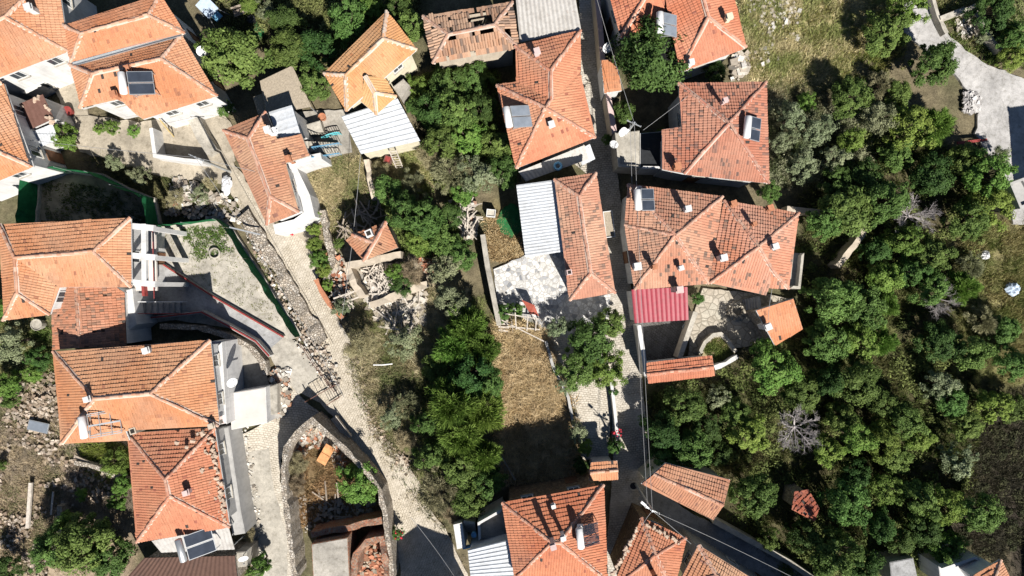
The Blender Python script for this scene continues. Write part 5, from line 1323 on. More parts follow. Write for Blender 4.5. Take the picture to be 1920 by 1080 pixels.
def grass(label, px, n, seed, h=(.15, .4), cols=((.42, .35, .16), (.34, .30, .13)), lean=.8, edge=1.2, w=.018, blades=6, spread=.14, clump=.5, sub=.6, cat='grass', name='grass', z=None):
    q, r = scatter(px, int(n*1.8), seed, edge)
    f = fbm(q[:, 0], q[:, 1], sub, seed+50, 4); q = q[np.argsort(-f+clump*r.random(len(f)))[:n]]
    k = len(q); q = np.repeat(q, blades, 0)+(r.random((k*blades, 2))-.5)*2*spread
    hh = np.repeat(h[0]+(h[1]-h[0])*r.random(k), blades)*(.6+.7*r.random(k*blades))
    a = np.repeat(r.random(k)*6.283, blades)+r.normal(0, 1.1, k*blades); le = hh*lean*(.3+r.random(k*blades))
    tip = np.stack([q[:, 0]+np.cos(a)*le, q[:, 1]+np.sin(a)*le], -1)
    b_ = r.random(k*blades)*6.283; dx, dy = np.cos(b_)*w*(1+r.random(k*blades)), np.sin(b_)*w*(1+r.random(k*blades))
    gz = ground_z(q[:, 0], q[:, 1]) if z is None else np.full(len(q), z)
    pts = np.stack([np.stack([q[:, 0]-dx, q[:, 1]-dy, gz], -1), np.stack([q[:, 0]+dx, q[:, 1]+dy, gz], -1), np.stack([tip[:, 0], tip[:, 1], gz+hh], -1)], 1).reshape(-1, 3)
    C = np.array(cols); t = np.clip((fbm(q[:, 0], q[:, 1], .7, seed+9, 3)-.5)*3+.5+.35*r.normal(0, 1, k*blades), 0, .999)
    i = (t*(len(C)-1)); i0 = np.minimum(i.astype(int), len(C)-2); fr = (i-i0)[:, None]
    c = (C[i0]*(1-fr)+C[i0+1]*fr)*(.75+.5*r.random((k*blades, 1)))
    stuff(tag(link(name, np_mesh(name, pts, k*blades, 3, c, 'grassy')), label, cat))
DRYG = ((.80, .69, .40), (.62, .56, .28), (.36, .40, .14)); STRAW = ((.80, .63, .37), (.66, .49, .26), (.46, .32, .17)); WEED = ((.16, .24, .06), (.27, .31, .11), (.44, .40, .2))
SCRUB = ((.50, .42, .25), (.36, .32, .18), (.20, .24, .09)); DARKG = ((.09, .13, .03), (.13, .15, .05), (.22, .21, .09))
grass('tall dry yellow meadow grass in the upper right field', [(1385, -40), (1700, -40), (1650, 60), (1600, 140), (1500, 190), (1425, 170), (1395, 100)], 9000, 1, (.18, .45), DRYG)
grass('green grass patches in the upper right field', [(1400, 90), (1560, 0), (1700, 40), (1700, 200), (1560, 200), (1430, 170)], 3500, 2, (.15, .4), ((.20, .24, .06), (.30, .30, .09), (.36, .32, .12)), clump=.15)
grass('matted golden straw in the long middle plot', [(925, 605), (1012, 605), (1040, 690), (1075, 780), (1085, 905), (938, 905), (930, 740)], 7500, 3, (.2, .6), STRAW, lean=1.5, w=.024, sub=1.5, clump=.35)
grass('dry grass on the walled lot below the amber house', [(570, 310), (695, 292), (702, 372), (640, 390), (625, 480), (604, 430)], 3000, 4, (.15, .4), ((.68, .57, .33), (.50, .42, .23), (.26, .29, .11)), lean=1.2)
grass('pale grass tufts under the white sheet roof shed', [(700, 290), (805, 270), (822, 340), (760, 350)], 1800, 5, (.2, .6), DRYG)
grass('grey brown scrub grass between the ruin and the thicket', [(660, 590), (800, 540), (880, 560), (900, 640), (790, 760), (740, 850), (690, 760)], 7500, 6, (.2, .7), SCRUB, lean=1.0)
grass('yellow grass on the dry lot beside the green mat', [(905, 400), (945, 400), (985, 480), (925, 490)], 1600, 7, (.12, .35), STRAW)
grass('rust coloured dry weeds in the triangular ruin', [(545, 860), (600, 810), (690, 880), (715, 960), (640, 930), (550, 990)], 3200, 8, (.15, .5), ((.52, .33, .17), (.42, .27, .14), (.30, .22, .11)), lean=1.2)
grass('sparse dry weeds on the lower left dirt slope', [(-30, 720), (110, 760), (240, 870), (250, 1000), (100, 1090), (-30, 1090)], 6500, 9, (.10, .35), ((.52, .42, .28), (.40, .31, .2), (.22, .22, .11)), lean=1.3)
grass('green weeds under the orange roof eaves at the lower left', [(150, 830), (245, 830), (245, 905), (170, 890)], 1500, 10, (.2, .5), ((.25, .3, .06), (.18, .24, .05), (.3, .28, .12)))
grass('weeds sprouting in the sunny terrace yard', [(340, 430), (420, 425), (440, 470), (370, 490)], 420, 11, (.06, .2), ((.10, .17, .04), (.16, .22, .06)), lean=1.3, clump=.30, z=.04, w=.03, edge=.3)
grass('weed specks across the pale terrace concrete', [(300, 430), (430, 430), (555, 620), (480, 590), (330, 500)], 420, 12, (.03, .10), ((.18, .2, .07), (.28, .25, .12)), lean=1.6, edge=0, clump=1.2, z=.04)
grass('weeds in the shaded green fenced slab', [(80, 335), (240, 360), (300, 420), (90, 420)], 1000, 13, (.06, .25), ((.1, .14, .04), (.15, .17, .06)), clump=.3, z=.04, edge=0)
grass('scrub grass on the upper bank by the courtyard', [(150, 285), (300, 335), (440, 380), (465, 410), (310, 400), (240, 345)], 2600, 14, (.15, .45), ((.22, .22, .09), (.3, .26, .14), (.14, .16, .06)))
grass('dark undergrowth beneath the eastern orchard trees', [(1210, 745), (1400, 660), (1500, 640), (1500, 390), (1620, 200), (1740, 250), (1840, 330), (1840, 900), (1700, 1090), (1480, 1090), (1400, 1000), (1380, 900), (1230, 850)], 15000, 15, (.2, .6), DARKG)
grass('pale sage weeds on the slope below the meadow', [(1440, 170), (1600, 150), (1580, 330), (1450, 350)], 5200, 16, (.2, .55), ((.30, .27, .17), (.22, .24, .12), (.14, .18, .07)))
grass('yellow wild grass at the right edge clearing', [(1800, 440), (1950, 400), (1950, 700), (1870, 720), (1800, 640)], 6000, 17, (.2, .6), ((.44, .38, .18), (.32, .32, .12), (.2, .24, .07)))
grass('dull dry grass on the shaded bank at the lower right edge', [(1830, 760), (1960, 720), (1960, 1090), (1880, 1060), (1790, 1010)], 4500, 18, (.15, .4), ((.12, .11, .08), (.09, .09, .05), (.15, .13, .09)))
grass('weeds beside the concrete road at the upper right', [(1760, -10), (1900, -10), (1950, 130), (1850, 110), (1780, 60)], 3200, 19, (.15, .5), WEED)
grass('rough grass between the upper trees', [(370, -20), (780, -20), (790, 20), (640, 120), (420, 60)], 4200, 20, (.2, .6), ((.18, .2, .07), (.26, .25, .12), (.1, .13, .04)))
grass('grass in the dry garden bed of the paved courtyard', [(1318, 655), (1340, 635), (1360, 640), (1376, 664), (1345, 682)], 700, 21, (.08, .25), ((.40, .36, .15), (.2, .26, .07)), z=.07, edge=.1)
grass('weeds growing along the cobbled street edges', [(646, 640), (680, 640), (720, 820), (790, 900), (840, 1000), (800, 960), (700, 820)], 900, 22, (.08, .3), SCRUB, z=.0)
grass('green ground weeds left of the L shaped house', [(-20, 600), (95, 605), (100, 720), (-20, 730)], 1800, 23, (.15, .5), WEED)
grass('weeds along the lane and stone bank', [(470, 405), (560, 560), (640, 720), (620, 740), (540, 600), (480, 470)], 650, 24, (.08, .25), WEED)

def undergrowth(label, px, ncl, seed, r=(.3, .9), h=(.2, .8), nleaf=90, leaf=.11, col=(.12, .15, .04), col2=(.26, .27, .10), style='leaf', clump=.4, sub=.35, edge=1.5, name='undergrowth'):
    q, g = scatter(px, ncl*2, seed, edge)
    f = fbm(q[:, 0], q[:, 1], sub, seed+3, 3); q = q[np.argsort(-f+clump*g.random(len(f)))[:ncl]]
    k = len(q); rr = r[0]+(r[1]-r[0])*g.random(k)**1.5; hh = h[0]+(h[1]-h[0])*g.random(k)
    cl = np.repeat(np.arange(k), nleaf); n = len(cl)
    U = g.normal(0, 1, (n, 3)); U /= np.linalg.norm(U, axis=1)[:, None]; U[:, 2] = np.abs(U[:, 2])
    d = g.random(n)**.5
    P = np.stack([q[cl, 0]+U[:, 0]*rr[cl]*d, q[cl, 1]+U[:, 1]*rr[cl]*d, ground_z(q[:, 0], q[:, 1])[cl]+U[:, 2]*hh[cl]*d+.03], -1)
    nr = U*.6+np.array([0, 0, .6])+g.normal(0, .5, (n, 3)); nr /= np.linalg.norm(nr, axis=1)[:, None]
    t = np.cross(nr, g.normal(0, 1, (n, 3))); L = leaf*(.5+g.random(n)); W = L*.45
    if style == 'blade':
        t = U*np.array([1, 1, .5])+g.normal(0, .4, (n, 3)); W = L*.07; L = L*2.2
    t /= np.linalg.norm(t, axis=1)[:, None]; b_ = np.cross(nr, t); b_ /= np.linalg.norm(b_, axis=1)[:, None]
    L = L[:, None]; W = W[:, None]
    v = np.stack([P-t*L, P+b_*W, P+t*L, P-b_*W], 1).reshape(-1, 3)
    m = np.clip(.5+.35*g.normal(0, 1, k), 0, 1)[cl]*.7+.3*g.random(n)
    c = (np.array(col)*(1-m[:, None])+np.array(col2)*m[:, None])*(.8+.4*g.random((n, 1)))
    stuff(tag(link(name, np_mesh(name, v, n, 4, c, 'grassy')), label, name))
undergrowth('low olive scrub filling the gaps of the eastern wood', [(1210, 745), (1400, 660), (1500, 640), (1510, 400), (1620, 200), (1740, 250), (1840, 330), (1840, 900), (1700, 1090), (1480, 1090), (1400, 1000), (1380, 900), (1230, 850)], 420, 1, (.4, 1.3), (.3, 1.2), 130, .10, (.07, .10, .028), (.24, .28, .09))
undergrowth('feathery yellow green weeds in the clearings of the eastern wood', [(1420, 680), (1600, 560), (1680, 500), (1860, 480), (1870, 720), (1700, 760), (1500, 860), (1440, 860)], 220, 2, (.3, .9), (.3, .9), 110, .10, (.16, .19, .06), (.36, .36, .15), 'blade')
undergrowth('sage green low scrub on the slope below the meadow', [(1440, 190), (1560, 170), (1700, 180), (1640, 330), (1450, 350)], 210, 3, (.3, .9), (.2, .8), 120, .08, (.17, .19, .10), (.38, .38, .24))
undergrowth('merged low green bushes of the central plot', [(665, 590), (800, 545), (900, 560), (925, 660), (930, 900), (800, 900), (720, 780), (690, 700)], 420, 4, (.4, 1.2), (.3, 1.0), 120, .09, (.15, .19, .05), (.36, .39, .15), 'blade')
undergrowth('pale dry bunch grass on the central plot', [(670, 600), (860, 540), (890, 600), (790, 720), (760, 830), (700, 760)], 620, 5, (.2, .8), (.2, .8), 110, .11, (.44, .38, .21), (.78, .68, .44), 'blade')
undergrowth('low green plants in the thicket under the ruined house', [(800, 130), (930, 130), (960, 320), (850, 380), (790, 280)], 130, 6, (.4, 1.1), (.3, 1.0), 120, .09, (.07, .11, .025), (.18, .22, .06))
undergrowth('fig and bramble leaves east of the small ruined hut', [(700, 350), (860, 380), (880, 460), (830, 490), (750, 470)], 100, 7, (.4, 1.0), (.3, 1.0), 120, .09, (.08, .12, .03), (.20, .25, .07))
undergrowth('straw heaps lying in the long middle plot', [(935, 620), (1008, 620), (1036, 700), (1066, 780), (1075, 890), (942, 890), (935, 740)], 260, 8, (.25, .8), (.3, .9), 130, .13, (.42, .29, .15), (.88, .70, .43), 'blade', clump=1.2)
undergrowth('green and rusty weeds invading the straw plot edges', [(928, 600), (1015, 600), (1085, 800), (1085, 900), (1060, 900), (1050, 760), (1000, 630), (950, 630), (952, 760), (965, 890), (930, 890)], 75, 15, (.2, .6), (.15, .5), 100, .09, (.10, .13, .04), (.42, .34, .16), 'blade', clump=1.0)
undergrowth('grey twiggy brush on the lower left dirt slope', [(100, 860), (240, 870), (250, 960), (130, 950)], 90, 9, (.3, .8), (.1, .5), 110, .12, (.22, .18, .13), (.40, .33, .25), 'blade')
undergrowth('brown twiggy brush among the rubble of the dirt slope', [(-20, 740), (100, 760), (110, 860), (30, 900), (-20, 900)], 80, 10, (.2, .6), (.1, .35), 90, .10, (.30, .24, .17), (.50, .42, .31), 'blade')
undergrowth('mixed scrub in the upper gardens between tree crowns', [(380, -20), (790, -20), (790, 20), (650, 110), (560, 130), (500, 60)], 150, 11, (.4, 1.1), (.3, 1.0), 110, .10, (.09, .11, .03), (.28, .29, .11))
undergrowth('scrub along the road bank at the upper right', [(1800, -10), (1930, -10), (1955, 125), (1890, 105)], 90, 12, (.3, 1.0), (.2, .9), 110, .10, (.10, .13, .04), (.30, .31, .14))
undergrowth('low bushes in the right edge clearing', [(1800, 430), (1950, 400), (1950, 720), (1850, 720), (1790, 600)], 150, 13, (.3, .9), (.2, .8), 110, .11, (.18, .19, .06), (.50, .46, .22), 'blade')
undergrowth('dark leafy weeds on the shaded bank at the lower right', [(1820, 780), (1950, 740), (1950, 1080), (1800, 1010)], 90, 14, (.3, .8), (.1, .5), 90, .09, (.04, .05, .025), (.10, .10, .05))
# ================================================================== trees
def crown_mesh(name, seed, ncl, nleaf, leaf, col, col2, style='leaf', rad=(.07, .27), hz=1.1, irr=.5, shell=.40):
    r = np.random.default_rng(seed)
    th = r.random(ncl)*6.283; zc = r.uniform(-.35, 1, ncl); s = np.sqrt(1-zc**2)
    D = np.stack([np.cos(th)*s, np.sin(th)*s, zc], -1)
    lob = 1-irr+irr*2*fbm(np.cos(th)*1.3+5, np.sin(th)*1.3+zc+5, 1.2, seed, 2)
    rr = (shell+(1-shell)*r.random(ncl)**.6)*.8*lob
    C = D*rr[:, None]*np.array([1, 1, hz])
    rc = rad[0]+(rad[1]-rad[0])*r.random(ncl)
    cl = np.repeat(np.arange(ncl), nleaf); n = len(cl)
    U = r.normal(0, 1, (n, 3)); U /= np.linalg.norm(U, axis=1)[:, None]
    dist = r.random(n)**.5
    Pp = C[cl]+U*(rc[cl]*dist)[:, None]*np.array([1, 1, .8])
    nr = U*.5+D[cl]*.5+np.array([0, 0, .55])+r.normal(0, .5, (n, 3)); nr /= np.linalg.norm(nr, axis=1)[:, None]
    t = np.cross(nr, r.normal(0, 1, (n, 3))); t /= np.linalg.norm(t, axis=1)[:, None]; b_ = np.cross(nr, t)
    L = leaf*(.6+.8*r.random(n))
    if style == 'fine':
        t = U*.6+D[cl]*.9+r.normal(0, .35, (n, 3))+np.array([0, 0, .1]); t /= np.linalg.norm(t, axis=1)[:, None]
        b_ = np.cross(t, r.normal(0, 1, (n, 3))); b_ /= np.linalg.norm(b_, axis=1)[:, None]
        W = L*.17; L = L*1.5
    elif style == 'twig':
        t = D[cl]*.7+r.normal(0, .6, (n, 3)); t /= np.linalg.norm(t, axis=1)[:, None]
        b_ = np.cross(t, r.normal(0, 1, (n, 3))); b_ /= np.linalg.norm(b_, axis=1)[:, None]
        W = L*.06; L = L*1.8
    else: W = L*.48
    L = L[:, None]; W = W[:, None]
    q = np.stack([Pp-t*L, Pp+b_*W-t*L*.1+nr*L*.12, Pp+t*L, Pp-b_*W-t*L*.1+nr*L*.12], 1).reshape(-1, 3)
    k = np.clip(.5+.35*r.normal(0, 1, ncl), 0, 1)[cl]*.6+.4*r.random(n)
    c = np.array(col)*(1-k[:, None])+np.array(col2)*k[:, None]; c = c*(.8+.4*r.random((n, 1)))
    return np_mesh(name, q, n, 4, c, 'leaf'), C
KIND = {  # prototypes: mesh variants + trunk targets
 'leafy': dict(n=4, ncl=80, nleaf=150, leaf=.044, col=(.075, .118, .026), col2=(.175, .235, .06)),
 'bright': dict(n=3, ncl=80, nleaf=150, leaf=.043, col=(.12, .18, .03), col2=(.235, .29, .065)),
 'dark': dict(n=3, ncl=80, nleaf=150, leaf=.042, col=(.042, .075, .019), col2=(.10, .145, .036)),
 'sage': dict(n=2, ncl=60, nleaf=110, leaf=.042, col=(.155, .175, .085), col2=(.33, .34, .20)),
 'fine': dict(n=2, ncl=70, nleaf=110, leaf=.085, col=(.10, .165, .026), col2=(.22, .29, .06), style='fine'),
 'grey': dict(n=2, ncl=60, nleaf=110, leaf=.06, col=(.19, .18, .10), col2=(.36, .33, .2), style='fine', hz=.7),
 'dry': dict(n=2, ncl=50, nleaf=90, leaf=.10, col=(.30, .23, .15), col2=(.50, .41, .27), style='twig', hz=.6),
}
PROTO = {}
def branch_mb(m, p, d, L, r_, depth, rng, spread=.55):
    n = 3; pts = [p]; q = p
    for i in range(n):
        d = (d+V((rng.uniform(-1, 1), rng.uniform(-1, 1), rng.uniform(-.5, .6)))*.22).normalized(); q = q+d*L/n; pts.append(q)
    m.tube(pts, [r_*(1-.45*i/n) for i in range(n+1)], 5 if depth > 1 else 4, cap=False)
    if depth <= 0: return
    for k in range(rng.randint(3, 4)):
        t = rng.uniform(.35, 1); b0 = pts[min(n, int(t*n))]
        nd = (d+V((rng.uniform(-1, 1), rng.uniform(-1, 1), rng.uniform(-.35, .6)))*spread*1.5).normalized()
        branch_mb(m, b0, nd, L*rng.uniform(.5, .75), r_*.52, depth-1, rng, spread)
def trunk_mesh(seed, targets, h=1.15):
    rng = random.Random(seed); m = MB()
    top = V((rng.uniform(-.06, .06), rng.uniform(-.06, .06), h*.62))
    m.tube([V((0, 0, -.15)), V((.02, -.02, h*.3)), top], [.085, .065, .05], 8)
    for t in targets:
        e = V((t[0], t[1], t[2]+h)); md = top*.45+e*.55+V((0, 0, -.06))
        m.tube([top-V((0, 0, .05)), md, e], [.04, .026, .008], 5, cap=False)
    me_o = m.build('trunk', 'bark'); me = me_o.data; bpy.data.objects.remove(me_o); return me
for kind, a in KIND.items():
    a = dict(a); nv = a.pop('n'); PROTO[kind] = []
    for i in range(nv):
        me, C = crown_mesh('crown', hash((len(kind), ord(kind[0]), i)) % 9999, **a)
        for v_ in (0,):
            co = np.zeros(len(me.vertices)*3, np.float32); me.vertices.foreach_get('co', co); co = co.reshape(-1, 3); co[:, 2] += 1.15; me.vertices.foreach_set('co', co.ravel())
        idx = np.argsort(-C[:, 2]+np.random.default_rng(i).random(len(C))*.6)[:9]
        PROTO[kind].append((me, trunk_mesh(i+7, C[idx])))
NT = [0]
def tree(px, py, rpx, kind, label, name=None, cat=None, group=None, hs=1.0, sq=1.0, rot=None):
    NT[0] += 1; rng = random.Random(NT[0]*31+7)
    r_ = rpx/22.0; zc = r_*1.15*hs
    for _ in range(2): r_ = rpx*(CAMH-zc)*KPX; zc = r_*1.15*hs
    p = at(px, py, zc)
    shrub = rpx < 27 or kind in ('dry', 'grey')
    root = thing(name or ('shrub' if shrub else 'tree'), label, cat or ('shrub' if shrub else 'tree'), (p.x, p.y, -.05), group)
    g = r_*(1.0 if px > 1200 and py > 380 else 1.1); sq = sq*rng.uniform(.82, 1.1)
    root.scale = (g, g*sq, g*hs*rng.uniform(.9, 1.25)); root.rotation_euler = (0, 0, rng.random()*6.283 if rot is None else rot)
    me, tm = PROTO[kind][rng.randrange(len(PROTO[kind]))]
    link('crown', me, root); link('trunk', tm, root)
    return root
TREES = [
 # ---- upper left gardens
 (442, 112, 60, 'leafy', 'round dense green tree east of the courtyard house satellite dish'),
 (545, 95, 42, 'leafy', 'green tree behind the reed pergola, upper of two'),
 (590, 160, 36, 'leafy', 'green tree hanging over the reed pergola right edge'),
 (602, 100, 40, 'dark', 'dark green tree against the northwest eave of the amber house'),
 (655, 52, 42, 'leafy', 'green tree north of the amber house ridge'),
 (700, 25, 26, 'bright', 'light green shrub at the top tip of the amber house'),
 (765, 55, 38, 'leafy', 'green tree between the amber house and the ruined tile house'),
 (750, 10, 30, 'dark', 'dark tree at the top edge above the amber house'),
 (535, 40, 34, 'dark', 'dark shaded tree east of the garden bench lawn'),
 (470, 8, 20, 'bright', 'bright yellow green vine behind the garden bench'),
 (505, 25, 22, 'sage', 'pale dry bush strip right of the garden bench'),
 (130, 262, 26, 'bright', 'bright green vine spreading south of the rusty shed'),
 (108, 235, 14, 'bright', 'small vine sprout against the small dented white roof'),
 (187, 244, 10, 'bright', 'leftmost of three little bushes in the sandy courtyard'),
 (211, 240, 13, 'bright', 'middle and fullest of three little bushes in the sandy courtyard'),
 (251, 246, 12, 'bright', 'rightmost of three little bushes in the sandy courtyard'),
 (425, 205, 18, 'leafy', 'green bush at the corner of the courtyard house eave'),
 (215, 305, 16, 'sage', 'pale tuft on the upper scrub bank'), (265, 330, 20, 'sage', 'broad grass tuft above the green net fence'),
 (330, 372, 18, 'dry', 'brown thorny bush beside the short green fence'), (375, 365, 20, 'sage', 'tufted bush above the terrace yard fence'),
 (395, 345, 14, 'dry', 'small dry bush below the street pole bank'),
 # ---- middle thicket
 (782, 165, 22, 'bright', 'light green shrub against the cream wall'),
 (778, 200, 20, 'leafy', 'green shrub below the lean-to box of the amber house'),
 (838, 160, 38, 'leafy', 'tall green tree under the ruined tile house, west one'),
 (885, 150, 36, 'leafy', 'tall green tree under the ruined tile house, east one'),
 (815, 215, 34, 'dark', 'dark green tree beside the white seam roof shed'),
 (858, 215, 42, 'leafy', 'broad green tree in the heart of the thicket'),
 (905, 205, 32, 'dark', 'dark tree next to the two winged red house eave'),
 (835, 268, 36, 'leafy', 'green tree in the lower part of the thicket'),
 (880, 260, 36, 'bright', 'bright green tree left of the tank heater roof'),
 (932, 275, 34, 'leafy', 'green tree touching the lower west eave of the two winged house'),
 (948, 322, 32, 'leafy', 'green tree above the white ribbed roof corner'),
 (845, 325, 38, 'grey', 'greyish bush below the thicket'),
 (895, 330, 40, 'sage', 'grey green wide bush left of the white ribbed roof'),
 (870, 365, 26, 'bright', 'small bright tree south of the grey green bush'),
 (805, 300, 26, 'dry', 'straw coloured bush beside the thicket edge'),
 (728, 355, 32, 'leafy', 'green tree at the corner of the crumbled yard wall'),
 (775, 345, 28, 'grey', 'greyish bush right of the crumbled yard wall tree'),
 (715, 322, 20, 'dry', 'dark twiggy bush under the red barrel box'),
 (760, 395, 36, 'leafy', 'green fig tree northeast of the small ruined hut'),
 (800, 420, 40, 'leafy', 'widest green fig tree east of the small ruined hut'),
 (832, 455, 32, 'leafy', 'green fig tree nearest the bleached sticks bank'),
 (785, 455, 28, 'bright', 'brighter fig tree right beside the hut roof'),
 (845, 405, 26, 'dark', 'dark bush left of the bleached sticks'),
 (590, 405, 13, 'bright', 'topmost clump of the roadside hedge'), (592, 430, 15, 'bright', 'second clump of the roadside hedge from the top'), (590, 458, 16, 'bright', 'third clump of the roadside hedge from the top'),
 (597, 486, 17, 'bright', 'fourth clump of the roadside hedge, near the bend'), (608, 506, 14, 'bright', 'lowest clump of the roadside hedge beside the brick parapet'),
 (613, 535, 11, 'bright', 'little green bush behind the brick parapet'), (636, 456, 12, 'leafy', 'little bush west of the ruined hut'),
 (640, 575, 20, 'sage', 'grey green bush inside the bend parapet'), (745, 508, 20, 'bright', 'bright green bush inside the roofless ruin'),
 (770, 510, 26, 'dry', 'brown dead bush inside the roofless ruin'), (755, 530, 24, 'dark', 'dark blue green bush in the ruin corner'),
 (840, 500, 34, 'sage', 'dull green bush east of the spilled red tiles'), (862, 480, 30, 'leafy', 'green bush near the black retaining wall gap'),
  (680, 640, 34, 'dry', 'grey brown dead scrub at the street edge'),
  (760, 640, 34, 'sage', 'rounded green scrub above the plastic pipe'),
  (845, 560, 36, 'sage', 'grey green scrub mound in the central plot'),
 
 (878, 610, 40, 'fine', 'feathery green bush beside the retaining wall end'), (905, 650, 38, 'fine', 'feathery green bush at the straw plot corner'),
 (850, 650, 40, 'fine', 'shadowed feathery tree at the north of the grove'), (820, 690, 30, 'leafy', 'green tree on the west flank of the feathery grove'),
 (880, 700, 44, 'dark', 'deep shaded tree in the middle of the feathery grove'),
 (850, 755, 52, 'fine', 'large feathery yellow green tree in the central plot'), (905, 770, 46, 'fine', 'feathery yellow green tree touching the straw plot'),
 (870, 815, 48, 'fine', 'feathery tree with bright sprays in the lower central plot'), (915, 720, 34, 'leafy', 'green tree on the straw plot edge'),
 (800, 790, 28, 'leafy', 'green shrubby tree at the street side of the feathery grove'), (810, 850, 32, 'leafy', 'green shrubby tree below the street side grove'),
 (905, 850, 40, 'fine', 'feathery green tree beside the shaded end of the straw plot'), (860, 880, 40, 'leafy', 'green tree near the foot of the central plot'),
 (920, 900, 34, 'leafy', 'green tree north of the tube solar house eave'), (825, 915, 44, 'grey', 'hazy grey green bush overhanging the cobbled street'),
 (875, 930, 36, 'leafy', 'green bush at the southern tip of the central plot'), (850, 965, 22, 'dry', 'dark brown dead bush above the blue gate stair'),
  (765, 760, 26, 'grey', 'dry tan grass clump in the central plot west edge'),
 (735, 780, 22, 'sage', 'small green scrub by the lower street edge'), (755, 825, 22, 'dry', 'brown scrub at the lower street edge stones'),
 # ---- straw plot and terrace
 (1105, 640, 44, 'leafy', 'green mulberry over the shaded slate patio'), (1140, 605, 34, 'leafy', 'mulberry branch cloud at the red metal roof'),
 (1080, 690, 40, 'leafy', 'green mulberry next to the straw plot wall'), (1135, 690, 36, 'bright', 'bright mulberry crown over the paved terrace'),
 (1050, 612, 24, 'sage', 'olive bush beside the torn tarpaulin steps'), (940, 585, 18, 'leafy', 'small green bush behind the broken white pergola'),
 (970, 580, 16, 'bright', 'tiny light bush by the red orange tarpaulin'), (1062, 720, 20, 'sage', 'grey green bush at the paved terrace wall'),
 (1082, 808, 20, 'sage', 'silvery bush on the lower paved terrace'), (1098, 840, 16, 'bright', 'light green bush above the gated tile roof'),
 (1152, 835, 16, 'leafy', 'green climber on the white kerb wall'), (1090, 872, 18, 'dark', 'dark bush beside the little gated tile roof'),
 (1150, 735, 10, 'leafy', 'small climber on the middle of the white kerb wall'),
 # ---- alley and upper yard
 (1214, 122, 74, 'dark', 'large dark green tree filling the yard behind the alley wall'),
 (1166, 212, 26, 'leafy', 'green vine bush in the dark alley garden'), (1212, 262, 16, 'bright', 'vine at the terrace rim below the dark garden'),
 (1238, 252, 14, 'bright', 'vine climbing the pyramid roof eave'), (1216, 300, 12, 'bright', 'vine patch on the dark terrace tiles'), (1138, 262, 12, 'leafy', 'tuft over the alley at the bare terrace'),
 (1225, 282, 9, 'bright', 'tiny vine patch in the centre of the tiled terrace'), (1338, 135, 24, 'dark', 'dark bush under the white eave beside the meadow'),
 (1308, 560, 14, 'leafy', 'bush in the gap right of the red metal roof'), (1440, 362, 20, 'leafy', 'bush below the pyramid roof corner'),
 # ---- upper right
 (1690, 20, 36, 'bright', 'bright tree at the top edge beside the concrete road'), (1655, 62, 42, 'leafy', 'round green tree casting a long meadow shadow'),
 (1742, 127, 42, 'leafy', 'round green tree at the bend of the concrete road'), 
 (1592, 180, 40, 'leafy', 'green tree at the lower corner of the meadow'), (1512, 192, 18, 'bright', 'small bright bush on the meadow edge'),
 (1480, 225, 28, 'sage', 'pale sage bush east of the pyramid roof, upper'), (1462, 268, 26, 'sage', 'pale sage bush east of the pyramid roof, middle'),
 (1525, 250, 34, 'sage', 'larger pale sage bush on the weedy slope'), (1500, 310, 32, 'sage', 'pale sage bush east of the pyramid roof, lowest'),
 (1590, 265, 26, 'bright', 'bright green bush between sage bushes'), (1560, 300, 28, 'sage', 'sage bush below the bright green slope bush'),
 (1650, 160, 30, 'grey', 'hazy green scrub under the meadow trees'), (1680, 175, 28, 'leafy', 'green bush left of the road bend tree'),
 (1700, 240, 42, 'bright', 'large light green walnut tree below the road bend'), (1750, 235, 34, 'fine', 'yellow green feathery tree beside the stone heap'),
 (1680, 290, 34, 'leafy', 'walnut tree with broad leaves in the upper wood'), (1632, 225, 32, 'sage', 'grey leaved tree in the upper wood'),
 (1860, 20, 40, 'dark', 'dark bush mass in the top right corner'), (1900, 70, 34, 'leafy', 'green bush at the right edge above the road'),
 (1890, 110, 22, 'bright', 'light bush on the bank of the road edge'), (1838, 72, 14, 'sage', 'low green scrub in the walled plot'),
 
 (1840, 330, 42, 'bright', 'bright tree at the right below the beam'), (1855, 385, 50, 'bright', 'big bright tree beside the flat roof garage'),
 (1800, 300, 34, 'leafy', 'green tree under the red steel beam'), (1805, 420, 42, 'leafy', 'green tree left of the big bright garage tree'),
 (1868, 300, 22, 'sage', 'thin bush on the shaded road edge'),
 # ---- eastern wood
 (1620, 335, 40, 'dark', 'dark tree in the upper eastern wood'), (1570, 345, 34, 'leafy', 'green tree north of the long green crown'),
 (1590, 395, 58, 'leafy', 'huge green crown east of the twin roofs'), (1645, 380, 44, 'leafy', 'green crown left of the upper bare tree'),
 (1540, 420, 38, 'leafy', 'green crown over the thin eastern wall'), (1740, 330, 42, 'dark', 'dark crown between the wood and the road beam'),
 (1690, 450, 38, 'bright', 'bright crown under the upper bare tree'), (1745, 475, 42, 'leafy', 'green crown south of the upper bare tree'),
 (1640, 470, 34, 'dark', 'dark crown right of the lone broken wall'), (1655, 520, 36, 'bright', 'bright crown below the lone broken wall'),
 (1700, 510, 36, 'leafy', 'green crown in the centre of the eastern wood'), (1555, 560, 58, 'leafy', 'huge dense crown east of the balcony slab'),
 (1610, 580, 48, 'leafy', 'dense crown right of the huge balcony crown'), (1540, 640, 44, 'leafy', 'dense crown beside the small outbuilding'),
 (1595, 640, 44, 'bright', 'light crown south of the huge balcony crown'), (1660, 570, 30, 'fine', 'yellowish feathery clump in the wood clearing'),
 (1645, 640, 34, 'fine', 'feathery bush beside the small brown clearing'),
 (1745, 540, 40, 'leafy', 'green crown above the lower bare branches'), (1800, 540, 34, 'fine', 'feathery bright bush at the clearing edge'),
